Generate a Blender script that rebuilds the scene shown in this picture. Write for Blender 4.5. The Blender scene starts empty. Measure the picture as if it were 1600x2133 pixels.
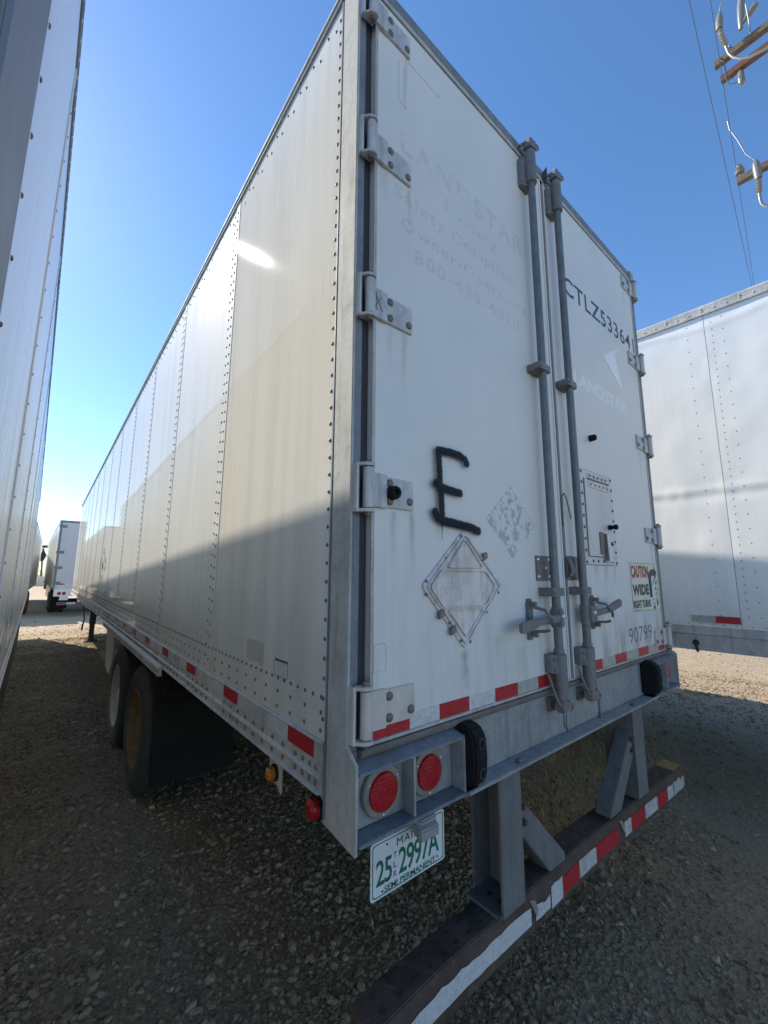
import bpy, bmesh, math, random
import numpy as np
from mathutils import Vector, Matrix
random.seed(7); RNG = np.random.default_rng(7)
SC = bpy.context.scene
COL = SC.collection
R = math.radians

# ------------------------------------------------------------------ camera
cd = bpy.data.cameras.new('camera'); cam = bpy.data.objects.new('camera', cd); COL.objects.link(cam)
yaw, pitch, roll = 0.6848, 0.1550, 0.0043
F = Vector((math.sin(yaw)*math.cos(pitch), math.cos(yaw)*math.cos(pitch), math.sin(pitch)))
RT = Vector((math.cos(yaw), -math.sin(yaw), 0)); UP = RT.cross(F)
r2 = math.cos(roll)*RT + math.sin(roll)*UP; u2 = -math.sin(roll)*RT + math.cos(roll)*UP
M = Matrix((r2, u2, -F)).transposed().to_4x4(); M.translation = Vector((-0.6846, -0.9937, 1.7857))
cam.matrix_world = M
cd.sensor_fit = 'VERTICAL'; cd.sensor_height = 24.0; cd.lens = 848.54/2133*24
cd.clip_start = 0.02; cd.clip_end = 2000
SC.camera = cam

# ------------------------------------------------------------------ sky + sun
SUN_EL, SUN_AZ = R(39.4), R(19.2)            # azimuth measured from +Y towards -X
world = bpy.data.worlds.new('World'); SC.world = world; world.use_nodes = True
wn = world.node_tree; bg = wn.nodes['Background']
sky = wn.nodes.new('ShaderNodeTexSky'); sky.sky_type = 'NISHITA'; sky.sun_disc = False
sky.sun_elevation = SUN_EL; sky.sun_rotation = -SUN_AZ
sky.altitude = 50; sky.air_density = 0.95; sky.dust_density = 0.13; sky.ozone_density = 3.0
hs = wn.nodes.new('ShaderNodeHueSaturation'); hs.inputs['Saturation'].default_value = 1.14
wn.links.new(sky.outputs[0], hs.inputs['Color']); wn.links.new(hs.outputs[0], bg.inputs[0]); bg.inputs[1].default_value = 0.137
sl = bpy.data.lights.new('sun', 'SUN'); so = bpy.data.objects.new('sun', sl); COL.objects.link(so)
sl.energy = 3.9; sl.angle = R(0.53); sl.color = (1.0, 0.92, 0.80)
sd = Vector((-math.sin(SUN_AZ)*math.cos(SUN_EL), math.cos(SUN_AZ)*math.cos(SUN_EL), math.sin(SUN_EL)))
so.rotation_euler = (-sd).to_track_quat('-Z', 'Y').to_euler(); so.location = (-10, 30, 30)
SC.view_settings.view_transform = 'Standard'; SC.view_settings.look = 'None'
SC.view_settings.exposure = 0.84; SC.view_settings.gamma = 1.0; SC.view_settings.use_curve_mapping = False
SC.render.engine = 'CYCLES'
SC.cycles.use_denoising = True
SC.cycles.max_bounces = 12; SC.cycles.diffuse_bounces = 9; SC.cycles.glossy_bounces = 4
SC.cycles.transparent_max_bounces = 12
SC.cycles.sample_clamp_indirect = 6.0

# ------------------------------------------------------------------ materials
MATS = {}
def nd(nt, typ, **kw):
    n = nt.nodes.new(typ)
    for k, v in kw.items(): setattr(n, k, v)
    return n
def base_mat(name):
    m = bpy.data.materials.new(name); m.use_nodes = True
    nt = m.node_tree; b = nt.nodes['Principled BSDF']
    tc = nd(nt, 'ShaderNodeTexCoord')
    return m, nt, b, tc
def noise(nt, vec, scale, detail=4, rough=0.55, sxyz=None, dist=0.0):
    if sxyz is not None:
        mp = nd(nt, 'ShaderNodeMapping'); mp.inputs['Scale'].default_value = sxyz
        nt.links.new(vec, mp.inputs['Vector']); vec = mp.outputs[0]
    n = nd(nt, 'ShaderNodeTexNoise'); n.inputs['Scale'].default_value = scale
    n.inputs['Detail'].default_value = detail; n.inputs['Roughness'].default_value = rough
    n.inputs['Distortion'].default_value = dist
    nt.links.new(vec, n.inputs['Vector']); return n.outputs['Fac']
def ramp(nt, fac, stops):
    r = nd(nt, 'ShaderNodeValToRGB'); nt.links.new(fac, r.inputs[0])
    el = r.color_ramp.elements
    while len(el) < len(stops): el.new(0.5)
    for e, (p, c) in zip(el, stops):
        e.position = p; e.color = (*c, 1) if len(c) == 3 else c
    return r.outputs[0]
def mixc(nt, fac, a, b, mode='MIX'):
    m = nd(nt, 'ShaderNodeMix', data_type='RGBA', blend_type=mode)
    if hasattr(fac, 'links'): nt.links.new(fac, m.inputs[0])
    else: m.inputs[0].default_value = fac
    for s, i in ((a, 6), (b, 7)):
        if hasattr(s, 'links'): nt.links.new(s, m.inputs[i])
        else: m.inputs[i].default_value = (*s, 1)
    return m.outputs[2]
def bump(nt, b, h, strength, dist=0.01, prev=None):
    n = nd(nt, 'ShaderNodeBump'); n.inputs['Strength'].default_value = strength; n.inputs['Distance'].default_value = dist
    nt.links.new(h, n.inputs['Height'])
    if prev is not None: nt.links.new(prev, n.inputs['Normal'])
    nt.links.new(n.outputs[0], b.inputs['Normal']); nt.links.new(n.outputs[0], b.inputs['Coat Normal']); return n.outputs[0]
def rng(nt, fac, a, b, c, d):
    n = nd(nt, 'ShaderNodeMapRange'); nt.links.new(fac, n.inputs[0])
    for i, v in enumerate((a, b, c, d)): n.inputs[i+1].default_value = v
    return n.outputs[0]

def simple(name, col, rough=0.5, metal=0.0, var=0.12, vscale=8, bmp=0.15, bscale=40, dirt=None, dirtamt=0.0, streak=False, spec=0.5, emit=None):
    if name in MATS: return MATS[name]
    m, nt, b, tc = base_mat(name); O = tc.outputs['Object']
    f = noise(nt, O, vscale, 6, 0.6, (1, 1, 0.12) if streak else None)
    lo = tuple(c*(1-var) for c in col); hi = tuple(min(1, c*(1+var*0.6)) for c in col)
    c = ramp(nt, f, [(0.3, lo), (0.7, hi)])
    if dirt:
        g = noise(nt, O, vscale*2.3, 8, 0.7, (1, 1, 0.25) if streak else None, 0.4)
        c = mixc(nt, rng(nt, g, 0.62-dirtamt*0.25, 0.75, 0, min(1, dirtamt*1.6)), c, dirt)
    nt.links.new(c, b.inputs['Base Color'])
    b.inputs['Metallic'].default_value = metal; b.inputs['Specular IOR Level'].default_value = spec
    nt.links.new(rng(nt, f, 0.3, 0.7, rough*0.8, min(1, rough*1.2)), b.inputs['Roughness'])
    if bmp: bump(nt, b, noise(nt, O, bscale, 3), bmp, 0.004)
    MATS[name] = m; return m

def side_paint(name, col, tint, rough=0.16, wavy=0.25, spec=0.55, streak=0.34, coat=0.0, coat_r=0.03):
    """glossy aged white side sheet: vertical wash streaks, slow waviness"""
    m, nt, b, tc = base_mat(name); O = tc.outputs['Object']
    s1 = noise(nt, O, 9, 5, 0.6, (1, 1, 0.05)); s2 = noise(nt, O, 1.3, 3, 0.5)
    s3 = noise(nt, O, 60, 4, 0.6, (1, 1, 0.06))
    c = ramp(nt, s1, [(0.28, tuple(x*(1-0.47*streak) for x in col)), (0.52, col), (0.75, tuple(min(1, x*1.05) for x in col))])
    c = mixc(nt, rng(nt, s2, 0.35, 0.7, 0, 0.75), c, tint)
    c = mixc(nt, rng(nt, s3, 0.56, 0.8, 0, streak), c, (0.42, 0.39, 0.33))
    # grime creeping up from the bottom rail
    sep = nd(nt, 'ShaderNodeSeparateXYZ'); nt.links.new(O, sep.inputs[0])
    g = noise(nt, O, 5, 6, 0.65, (1, 1, 0.35))
    ad = nd(nt, 'ShaderNodeMath', operation='ADD'); nt.links.new(sep.outputs[2], ad.inputs[0])
    mu = nd(nt, 'ShaderNodeMath', operation='MULTIPLY'); nt.links.new(g, mu.inputs[0]); mu.inputs[1].default_value = -0.8
    nt.links.new(mu.outputs[0], ad.inputs[1])
    c = mixc(nt, rng(nt, ad.outputs[0], 0.85, 1.35, 0.40, 0.0), c, (0.40, 0.37, 0.31))
    nt.links.new(c, b.inputs['Base Color'])
    nt.links.new(rng(nt, s1, 0.3, 0.8, rough*0.8, rough*1.3), b.inputs['Roughness'])
    b.inputs['Specular IOR Level'].default_value = spec; b.inputs['Coat Weight'].default_value = coat; b.inputs['Coat Roughness'].default_value = coat_r
    n1 = bump(nt, b, noise(nt, O, 1.6, 2, 0.5), wavy, 0.012)
    n2 = bump(nt, b, noise(nt, O, 9, 2, 0.5, (1, 1, 0.3)), wavy*0.25, 0.004, n1)
    pass
    MATS[name] = m; return m

def galv(name, col=(0.40, 0.42, 0.425), rough=0.5, metal=0.55, rust=0.0):
    m, nt, b, tc = base_mat(name); O = tc.outputs['Object']
    v = nd(nt, 'ShaderNodeTexVoronoi'); v.inputs['Scale'].default_value = 60; nt.links.new(O, v.inputs['Vector'])
    sp = nd(nt, 'ShaderNodeSeparateColor'); nt.links.new(v.outputs['Color'], sp.inputs[0])
    f = noise(nt, O, 4, 9, 0.72); f2 = noise(nt, O, 19, 6, 0.7); st = noise(nt, O, 26, 6, 0.65, (1, 1, 0.07))
    c = ramp(nt, f, [(0.25, tuple(x*0.55 for x in col)), (0.5, col), (0.78, tuple(min(1, x*1.28) for x in col))])
    c = mixc(nt, rng(nt, sp.outputs[0], 0, 1, 0, 0.22), c, tuple(min(1, x*1.35) for x in col))
    c = mixc(nt, rng(nt, f2, 0.48, 0.72, 0, 0.5), c, tuple(x*0.62 for x in col))
    c = mixc(nt, rng(nt, st, 0.50, 0.74, 0, 0.6), c, (col[0]*0.45, col[1]*0.43, col[2]*0.40))
    if rust:
        g = noise(nt, O, 9, 8, 0.7, None, 0.5)
        c = mixc(nt, rng(nt, g, 0.70-rust*0.3, 0.80, 0, 0.85), c, (0.12, 0.055, 0.025))
    nt.links.new(c, b.inputs['Base Color']); b.inputs['Metallic'].default_value = metal*0.5
    nt.links.new(rng(nt, f, 0.3, 0.7, min(1, rough*1.05), min(1, rough*1.5)), b.inputs['Roughness'])
    n1 = bump(nt, b, noise(nt, O, 90, 4), 0.14, 0.003)
    bump(nt, b, f, 0.15, 0.01, n1)
    MATS[name] = m; return m

def alpha_print(name, col, attr='alpha', rough=0.6):
    """flat print laid on a surface, its coverage stored per vertex"""
    m, nt, b, tc = base_mat(name)
    a = nd(nt, 'ShaderNodeAttribute', attribute_name=attr); b.inputs['Base Color'].default_value = (*col, 1)
    b.inputs['Roughness'].default_value = rough; b.inputs['Specular IOR Level'].default_value = 0.2
    nt.links.new(a.outputs['Fac'], b.inputs['Alpha']); MATS[name] = m; return m
def worn_print(name, col, amt=0.0, rough=0.5, alpha=1.0, scale=30):
    m, nt, b, tc = base_mat(name); O = tc.outputs['Object']
    b.inputs['Base Color'].default_value = (*col, 1); b.inputs['Roughness'].default_value = rough
    f = noise(nt, O, scale, 6, 0.7); lf = noise(nt, O, 4, 3, 0.6)
    ad = nd(nt, 'ShaderNodeMath', operation='ADD'); nt.links.new(f, ad.inputs[0]); nt.links.new(lf, ad.inputs[1])
    nt.links.new(rng(nt, ad.outputs[0], 0.75+amt*0.45, 0.95+amt*0.45, 0 if amt > 0 else alpha, alpha), b.inputs['Alpha'])
    MATS[name] = m; return m

WHITE_SIDE = side_paint('aged_white_side_paint', (0.72, 0.725, 0.685), (0.71, 0.70, 0.635), rough=0.66, wavy=0.05, spec=0.03, coat=0.42, coat_r=0.04)
WHITE_CREAM = side_paint('cream_white_side_paint', (0.71, 0.695, 0.63), (0.70, 0.64, 0.515), rough=0.78, wavy=0.075, spec=0.0, coat=0.20, coat_r=0.032)  # creamier base and tint, for the rearmost side panel only
WHITE_LEFT = side_paint('cool_white_side_paint', (0.74, 0.78, 0.83), (0.74, 0.77, 0.80), rough=0.30, wavy=0.06, streak=0.12)
WHITE_RIGHT = side_paint('bright_white_side_paint', (0.82, 0.83, 0.825), (0.80, 0.815, 0.805), rough=0.28, wavy=0.20, streak=0.08)
WHITE_FAR = side_paint('far_white_paint', (0.72, 0.72, 0.69), (0.66, 0.65, 0.60), rough=0.35, wavy=0.1)

def door_paint():
    m, nt, b, tc = base_mat('door_white_paint'); O = tc.outputs['Object']
    f = noise(nt, O, 2.2, 6, 0.6); st = noise(nt, O, 22, 6, 0.65, (1, 1, 0.07)); fine = noise(nt, O, 190, 3, 0.6)
    col = (0.68, 0.68, 0.655)
    c = ramp(nt, f, [(0.3, (0.64, 0.64, 0.615)), (0.55, col), (0.75, (0.71, 0.71, 0.685))])
    sep = nd(nt, 'ShaderNodeSeparateXYZ'); nt.links.new(O, sep.inputs[0])
    low = rng(nt, sep.outputs[2], 1.3, 2.1, 1.0, 0.0)
    ml = nd(nt, 'ShaderNodeMath', operation='MULTIPLY'); nt.links.new(low, ml.inputs[0]); nt.links.new(rng(nt, st, 0.48, 0.72, 0.05, 0.55), ml.inputs[1])
    c = mixc(nt, ml.outputs[0], c, (0.42, 0.40, 0.36))
    c = mixc(nt, rng(nt, st, 0.62, 0.80, 0, 0.18), c, (0.50, 0.48, 0.44))
    c = mixc(nt, rng(nt, fine, 0.70, 0.78, 0, 0.35), c, (0.34, 0.33, 0.31))
    nt.links.new(c, b.inputs['Base Color'])
    nt.links.new(rng(nt, f, 0.3, 0.7, 0.38, 0.52), b.inputs['Roughness'])
    n1 = bump(nt, b, noise(nt, O, 3, 2), 0.10, 0.01)
    bump(nt, b, noise(nt, O, 260, 2), 0.10, 0.001, n1)
    MATS['door'] = m; return m
DOOR = door_paint()
GALV = galv('galvanised_steel', (0.33, 0.345, 0.35)); GALV_D = galv('dark_galvanised_steel', (0.20, 0.22, 0.24), 0.55, 0.5, 0.1)
GALV_S = galv('weathered_sill_steel', (0.30, 0.31, 0.31), 0.6, 0.4, 0.08)
POSTM = galv('corner_post_galvanised', (0.46, 0.46, 0.43), 0.7, 0.3)
LEDGE = galv('brown_sill_lip', (0.20, 0.18, 0.155), 0.65, 0.25, 0.2)  # brownish base, darker than the sill plate
GALV_P = galv('weathered_guard_steel', (0.155, 0.16, 0.158), 0.6, 0.45, 0.12)
ALU = galv('aluminium_rail', (0.48, 0.47, 0.43), 0.5, 0.4)
ALU_T = galv('top_rail_aluminium', (0.36, 0.37, 0.36), 0.6, 0.35)
ALU_D = galv('dull_aluminium', (0.46, 0.45, 0.43), 0.5, 0.45)
PLACARD = galv('weathered_placard_aluminium', (0.68, 0.635, 0.61), 0.55, 0.25)
HINGE = galv('hinge_zinc_plate', (0.50, 0.50, 0.50), 0.48, 0.45)
HINGE_C = simple('cream_painted_hinge', (0.56, 0.51, 0.46), 0.55, 0, 0.15, 12, dirt=(0.30, 0.24, 0.20), dirtamt=0.25)
RODM = simple('grey_rod_metal', (0.165, 0.18, 0.19), 0.5, 0.35, 0.25, 20, 0.2, 120, dirt=(0.09, 0.07, 0.055), dirtamt=0.25)
CASTM = simple('grey_cast_metal', (0.20, 0.205, 0.21), 0.6, 0.3, 0.25, 25, 0.3, 140, dirt=(0.13, 0.07, 0.04), dirtamt=0.45)
BRONZE = simple('brownish_latch_metal', (0.22, 0.195, 0.185), 0.6, 0.3, 0.25, 25, 0.3, 90)
BOLT = simple('dull_bolt_metal', (0.19, 0.175, 0.16), 0.6, 0.4, 0.25, 60, 0.3, 150)
RIVET = simple('rivet_metal', (0.15, 0.145, 0.135), 0.6, 0.3, 0.2, 60, 0)
RIVET_M = simple('grey_rivet', (0.30, 0.305, 0.30), 0.5, 0.2, 0.2, 60, 0)
RIVET_W = simple('painted_rivet', (0.52, 0.53, 0.52), 0.45, 0.1, 0.2, 60, 0)
BRIGHT = simple('bright_zinc', (0.72, 0.73, 0.74), 0.3, 0.7, 0.1, 60, 0)
RUBBER = simple('black_rubber', (0.014, 0.014, 0.015), 0.85, 0, 0.3, 14, 0.35, 60, spec=0.2)
SEAL = simple('dark_seal_rubber', (0.035, 0.037, 0.042), 0.7, 0, 0.3, 10, 0.2, 60)
TYRE = simple('dusty_tyre_rubber', (0.052, 0.048, 0.043), 0.9, 0, 0.35, 9, 0.35, 90, dirt=(0.055, 0.05, 0.042), dirtamt=0.3)
RIM_W = simple('chalky_white_rim', (0.46, 0.44, 0.36), 0.6, 0.1, 0.15, 10, dirt=(0.28, 0.22, 0.15), dirtamt=0.3)
RIM_R = simple('rusty_rim', (0.21, 0.125, 0.055), 0.8, 0.1, 0.4, 10, 0.4, 60, dirt=(0.10, 0.05, 0.025), dirtamt=0.5)
RIMRING = simple('dull_lamp_ring', (0.27, 0.25, 0.215), 0.5, 0.25, 0.2, 25, 0.15, 80, dirt=(0.13, 0.115, 0.095), dirtamt=0.3)
VENTM = simple('weathered_vent_paint', (0.62, 0.60, 0.58), 0.5, 0, 0.12, 9, 0.15, 120, dirt=(0.42, 0.37, 0.32), dirtamt=0.35, streak=True)
RUSTY = simple('rusty_brown_bar', (0.082, 0.055, 0.044), 0.85, 0.1, 0.5, 9, 0.7, 50, dirt=(0.19, 0.125, 0.08), dirtamt=0.45)
UNDER = simple('dark_underframe', (0.035, 0.033, 0.03), 0.8, 0.1, 0.3, 8, 0.3, 40)
def lens_mat(name, col):
    m, nt, b, tc = base_mat(name); O = tc.outputs['Object']
    v = nd(nt, 'ShaderNodeTexVoronoi'); v.inputs['Scale'].default_value = 85; v.inputs['Randomness'].default_value = 0.12; nt.links.new(O, v.inputs['Vector'])
    f = noise(nt, O, 26, 5, 0.65)
    c = ramp(nt, v.outputs['Distance'], [(0.0, tuple(min(1, x*1.25) for x in col)), (0.45, col), (0.8, tuple(x*0.55 for x in col))])
    c = mixc(nt, rng(nt, f, 0.5, 0.8, 0, 0.35), c, tuple(0.5*x+0.06 for x in col))
    nt.links.new(c, b.inputs['Base Color']); nt.links.new(rng(nt, f, 0.3, 0.7, 0.18, 0.42), b.inputs['Roughness'])
    bump(nt, b, v.outputs['Distance'], 0.5, 0.003); MATS[name] = m; return m
RED_L = lens_mat('red_lamp_lens', (0.36, 0.008, 0.016))
AMBER_L = lens_mat('amber_lamp_lens', (0.52, 0.15, 0.008))
TAPE_R = simple('red_reflective_tape', (0.42, 0.018, 0.028), 0.38, 0, 0.14, 30, 0.2, 220, dirt=(0.20, 0.055, 0.045), dirtamt=0.45)
TAPE_W = simple('white_reflective_tape', (0.62, 0.63, 0.64), 0.38, 0.1, 0.14, 30, 0.2, 220, dirt=(0.34, 0.31, 0.27), dirtamt=0.5)
TAPE_G = simple('soiled_reflective_tape', (0.42, 0.41, 0.38), 0.5, 0.0, 0.2, 30, 0.2, 220, dirt=(0.25, 0.22, 0.19), dirtamt=0.5)
TAPE_B = simple('scuffed_white_tape', (0.50, 0.51, 0.51), 0.45, 0, 0.2, 22, 0.2, 160, dirt=(0.20, 0.17, 0.14), dirtamt=0.55)
INK = worn_print('dark_lettering_vinyl', (0.045, 0.06, 0.085), -0.5, 0.4, 0.97)
INK_G = worn_print('faded_grey_lettering', (0.22, 0.21, 0.21), 0.0, 0.55, 0.85, 40)
GHOST_D = worn_print('ghost_lettering', (0.50, 0.51, 0.49), 0.12, 0.6, 0.13, 14)
GHOST_L = worn_print('pale_ghost_lettering', (0.95, 0.97, 0.98), -0.6, 0.35, 0.80, 20)
SIGN_Y = simple('pale_yellow_sticker', (0.70, 0.69, 0.54), 0.5, 0, 0.10, 12, 0.05, 200, dirt=(0.5, 0.47, 0.34), dirtamt=0.2)
SIGN_R = simple('red_print', (0.36, 0.04, 0.04), 0.5, 0, 0.1, 20, 0)
SIGN_K = simple('dark_print', (0.05, 0.06, 0.065), 0.5, 0, 0.15, 20, 0)
SIGN_W = simple('white_print', (0.72, 0.73, 0.74), 0.5, 0, 0.1, 20, 0)
GREEN = simple('plate_green', (0.008, 0.13, 0.075), 0.45, 0, 0.15, 40, 0)
PLATE = simple('plate_white', (0.66, 0.68, 0.68), 0.4, 0, 0.1, 14, 0.05, 150, dirt=(0.4, 0.38, 0.33), dirtamt=0.2)
SPRAY = alpha_print('black_spray_paint', (0.014, 0.018, 0.024), rough=0.8)
RESIDUE = alpha_print('sticker_residue', (0.50, 0.52, 0.53), rough=0.75)
STAIN = alpha_print('rust_run_stain', (0.20, 0.13, 0.075), rough=0.7)
GRIMEP = alpha_print('grey_grime', (0.24, 0.235, 0.22), rough=0.8)
WOOD = simple('weathered_arm_timber', (0.15, 0.115, 0.09), 0.85, 0, 0.35, 12, 0.5, 30, dirt=(0.30, 0.27, 0.24), dirtamt=0.4)
WOOD_R = simple('reddish_arm_timber', (0.165, 0.09, 0.07), 0.85, 0, 0.35, 12, 0.5, 30, dirt=(0.30, 0.24, 0.2), dirtamt=0.3)
PORC = simple('grey_porcelain', (0.21, 0.21, 0.195), 0.25, 0, 0.12, 20, 0)
CABLE = simple('silver_cable', (0.26, 0.27, 0.285), 0.42, 0.4, 0.1, 30, 0)
WIRE = simple('dark_wire', (0.11, 0.12, 0.15), 0.6, 0.3, 0.1, 10, 0)
FROND = simple('palm_frond_green', (0.05, 0.075, 0.035), 0.6, 0, 0.3, 3, 0)
DEADFR = simple('dead_frond_brown', (0.13, 0.09, 0.055), 0.8, 0, 0.3, 3, 0)
TRUNK = simple('palm_trunk', (0.17, 0.14, 0.11), 0.85, 0, 0.3, 4, 0.4, 12)
STRAW = simple('dry_straw', (0.46, 0.33, 0.15), 0.75, 0, 0.3, 5, 0)
WALLM = simple('pale_render_wall', (0.62, 0.60, 0.56), 0.8, 0, 0.1, 2, 0.2, 12)
FENCEM = simple('dark_fence_slats', (0.10, 0.10, 0.09), 0.8, 0, 0.2, 3, 0)
ROOFM = simple('trailer_roof_alu', (0.55, 0.56, 0.56), 0.45, 0.4, 0.15, 3, 0.2, 20)
NOTICE_K = simple('notice_header', (0.10, 0.11, 0.10), 0.5, 0, 0.1, 30, 0)

# ------------------------------------------------------------------ mesh helpers
class MB:
    def __init__(s): s.v = []; s.f = []
    def add(s, vs, fs):
        o = len(s.v); s.v += [tuple(map(float, p)) for p in vs]; s.f += [tuple(i+o for i in f) for f in fs]; return s
    def box(s, x0, x1, y0, y1, z0, z1):
        v = [(x, y, z) for x in (x0, x1) for y in (y0, y1) for z in (z0, z1)]
        return s.add(v, [(0, 1, 3, 2), (4, 6, 7, 5), (0, 4, 5, 1), (2, 3, 7, 6), (0, 2, 6, 4), (1, 5, 7, 3)])
    def prism(s, poly, vec):
        n = len(poly); p = [Vector(q) for q in poly]; q = [a+Vector(vec) for a in p]
        nrm = Vector((0, 0, 0))
        for i in range(n):
            nrm += (p[i]-p[0]).cross(p[(i+1) % n]-p[0])
        fl = nrm.dot(Vector(vec)) > 0
        a = tuple(range(n)); b = tuple(range(n, 2*n))
        fs = [a[::-1] if fl else a, b if fl else b[::-1]]
        for i in range(n):
            j = (i+1) % n; t = (i, j, j+n, i+n); fs.append(t if fl else t[::-1])
        return s.add(p+q, fs)
    def ring(s, p, ax, r, n, ph=0):
        ax = Vector(ax).normalized(); t = ax.orthogonal().normalized(); b = ax.cross(t)
        return [Vector(p)+r*(math.cos(ph+2*math.pi*i/n)*t+math.sin(ph+2*math.pi*i/n)*b) for i in range(n)]
    def lathe(s, p, ax, prof, n=20, cap0=True, cap1=True):
        """prof: list of (distance along axis, radius)"""
        ax = Vector(ax).normalized(); vs = []; fs = []
        for d, r in prof: vs += s.ring(Vector(p)+ax*d, ax, max(r, 1e-5), n)
        for k in range(len(prof)-1):
            for i in range(n):
                j = (i+1) % n; fs.append((k*n+i, k*n+j, (k+1)*n+j, (k+1)*n+i))
        if cap0: fs.append(tuple(range(n))[::-1])
        if cap1: fs.append(tuple(range((len(prof)-1)*n, len(prof)*n)))
        return s.add(vs, fs)
    def cyl(s, p0, p1, r, n=14, r1=None):
        d = Vector(p1)-Vector(p0)
        return s.lathe(p0, d, [(0, r), (d.length, r if r1 is None else r1)], n)
    def tube(s, pts, r, n=8, closed=False):
        P = [Vector(p) for p in pts]; vs = []; fs = []; t0 = None
        rr = r if isinstance(r, (list, tuple)) else [r]*len(P)
        for i, p in enumerate(P):
            a = P[max(i-1, 0)]; b = P[min(i+1, len(P)-1)]; d = (b-a).normalized()
            if t0 is None: t0 = d.orthogonal().normalized()
            t0 = (t0-d*t0.dot(d)).normalized(); bb = d.cross(t0)
            vs += [p+rr[i]*(math.cos(2*math.pi*k/n)*t0+math.sin(2*math.pi*k/n)*bb) for k in range(n)]
        for i in range(len(P)-1):
            for k in range(n):
                j = (k+1) % n; fs.append((i*n+k, i*n+j, (i+1)*n+j, (i+1)*n+k))
        fs.append(tuple(range(n))[::-1]); fs.append(tuple(range((len(P)-1)*n, len(P)*n)))
        return s.add(vs, fs)
    def dome(s, p, ax, r, h, n=8):
        return s.lathe(p, ax, [(0, r), (h*0.55, r*0.86), (h, r*0.4)], n, cap0=False)
    def bolt(s, p, ax, r, h):
        s.lathe(p, ax, [(0, r*1.35), (h*0.25, r*1.35)], 12); ax = Vector(ax).normalized()
        return s.lathe(Vector(p)+ax*h*0.25, ax, [(0, r), (h*0.6, r), (h*0.75, r*0.8)], 6)
    def build(s, name, mat, parent=None, smooth=None, bevel=0.0, seg=2, kind=None):
        me = bpy.data.meshes.new(name); me.from_pydata(s.v, [], s.f); me.validate()
        if bevel:
            bm = bmesh.new(); bm.from_mesh(me); bmesh.ops.remove_doubles(bm, verts=bm.verts, dist=1e-5)
            ed = [e for e in bm.edges if len(e.link_faces) == 2 and e.calc_face_angle(0) > 0.5]
            bmesh.ops.bevel(bm, geom=ed, offset=bevel, segments=seg, affect='EDGES', clamp_overlap=True)
            bm.to_mesh(me); bm.free()
        if smooth is not None:
            me.polygons.foreach_set('use_smooth', [True]*len(me.polygons)); me.set_sharp_from_angle(angle=R(smooth))
        me.materials.append(mat)
        o = bpy.data.objects.new(name, me); COL.objects.link(o)
        if parent: o.parent = parent
        if kind: o['kind'] = kind
        return o
def tag(o, label, cat=None, group=None, kind=None):
    if label: o['label'] = label
    if cat: o['category'] = cat
    if group: o['group'] = group
    if kind: o['kind'] = kind
    return o
def empty(name, loc=(0, 0, 0), rz=0.0):
    o = bpy.data.objects.new(name, None); COL.objects.link(o); o.location = loc; o.rotation_euler = (0, 0, rz)
    o.empty_display_size = 0.2; return o
def bx(name, mat, parent, *a, bevel=0.0, **k): return MB().box(*a).build(name, mat, parent, bevel=bevel, **k)
def copy_tree(o, parent, loc):
    c = o.copy(); COL.objects.link(c); c.parent = parent; c.location = loc
    for ch in o.children:
        d = ch.copy(); COL.objects.link(d); d.parent = c
    return c

FONTN = [0]
def text_mesh(txt, bold=0.0, space=1.0):
    cu = bpy.data.curves.new('lettering_curve', 'FONT'); cu.body = txt; cu.size = 1; cu.offset = bold
    cu.space_character = space; cu.resolution_u = 3; cu.fill_mode = 'FRONT'
    ob = bpy.data.objects.new('lettering_curve', cu); COL.objects.link(ob)
    dg = bpy.context.evaluated_depsgraph_get()
    me = bpy.data.meshes.new_from_object(ob.evaluated_get(dg))
    bpy.data.objects.remove(ob); bpy.data.curves.remove(cu)
    co = np.empty(len(me.vertices)*3); me.vertices.foreach_get('co', co); co = co.reshape(-1, 3)
    fs = [tuple(p.vertices) for p in me.polygons]; bpy.data.meshes.remove(me)
    return co[:, :2], fs
def text_on_rear(name, txt, x0, x1, z0, z1, y, mat, parent, bold=0.0, space=1.0, shear=0.0, vertical=False):
    co, fs = text_mesh(txt, bold, space)
    mn, mx = co.min(0), co.max(0); u = (co-mn)/(mx-mn)
    if vertical: pass
    v = [(x0+(x1-x0)*a, y, z0+(z1-z0)*b+shear*a) for a, b in u]
    return MB().add(v, fs).build(name, mat, parent)
def poly_on_rear(name, pts, y, mat, parent, th=0.0008):
    return MB().prism([(x, y, z) for x, z in pts], (0, th, 0)).build(name, mat, parent)

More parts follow.
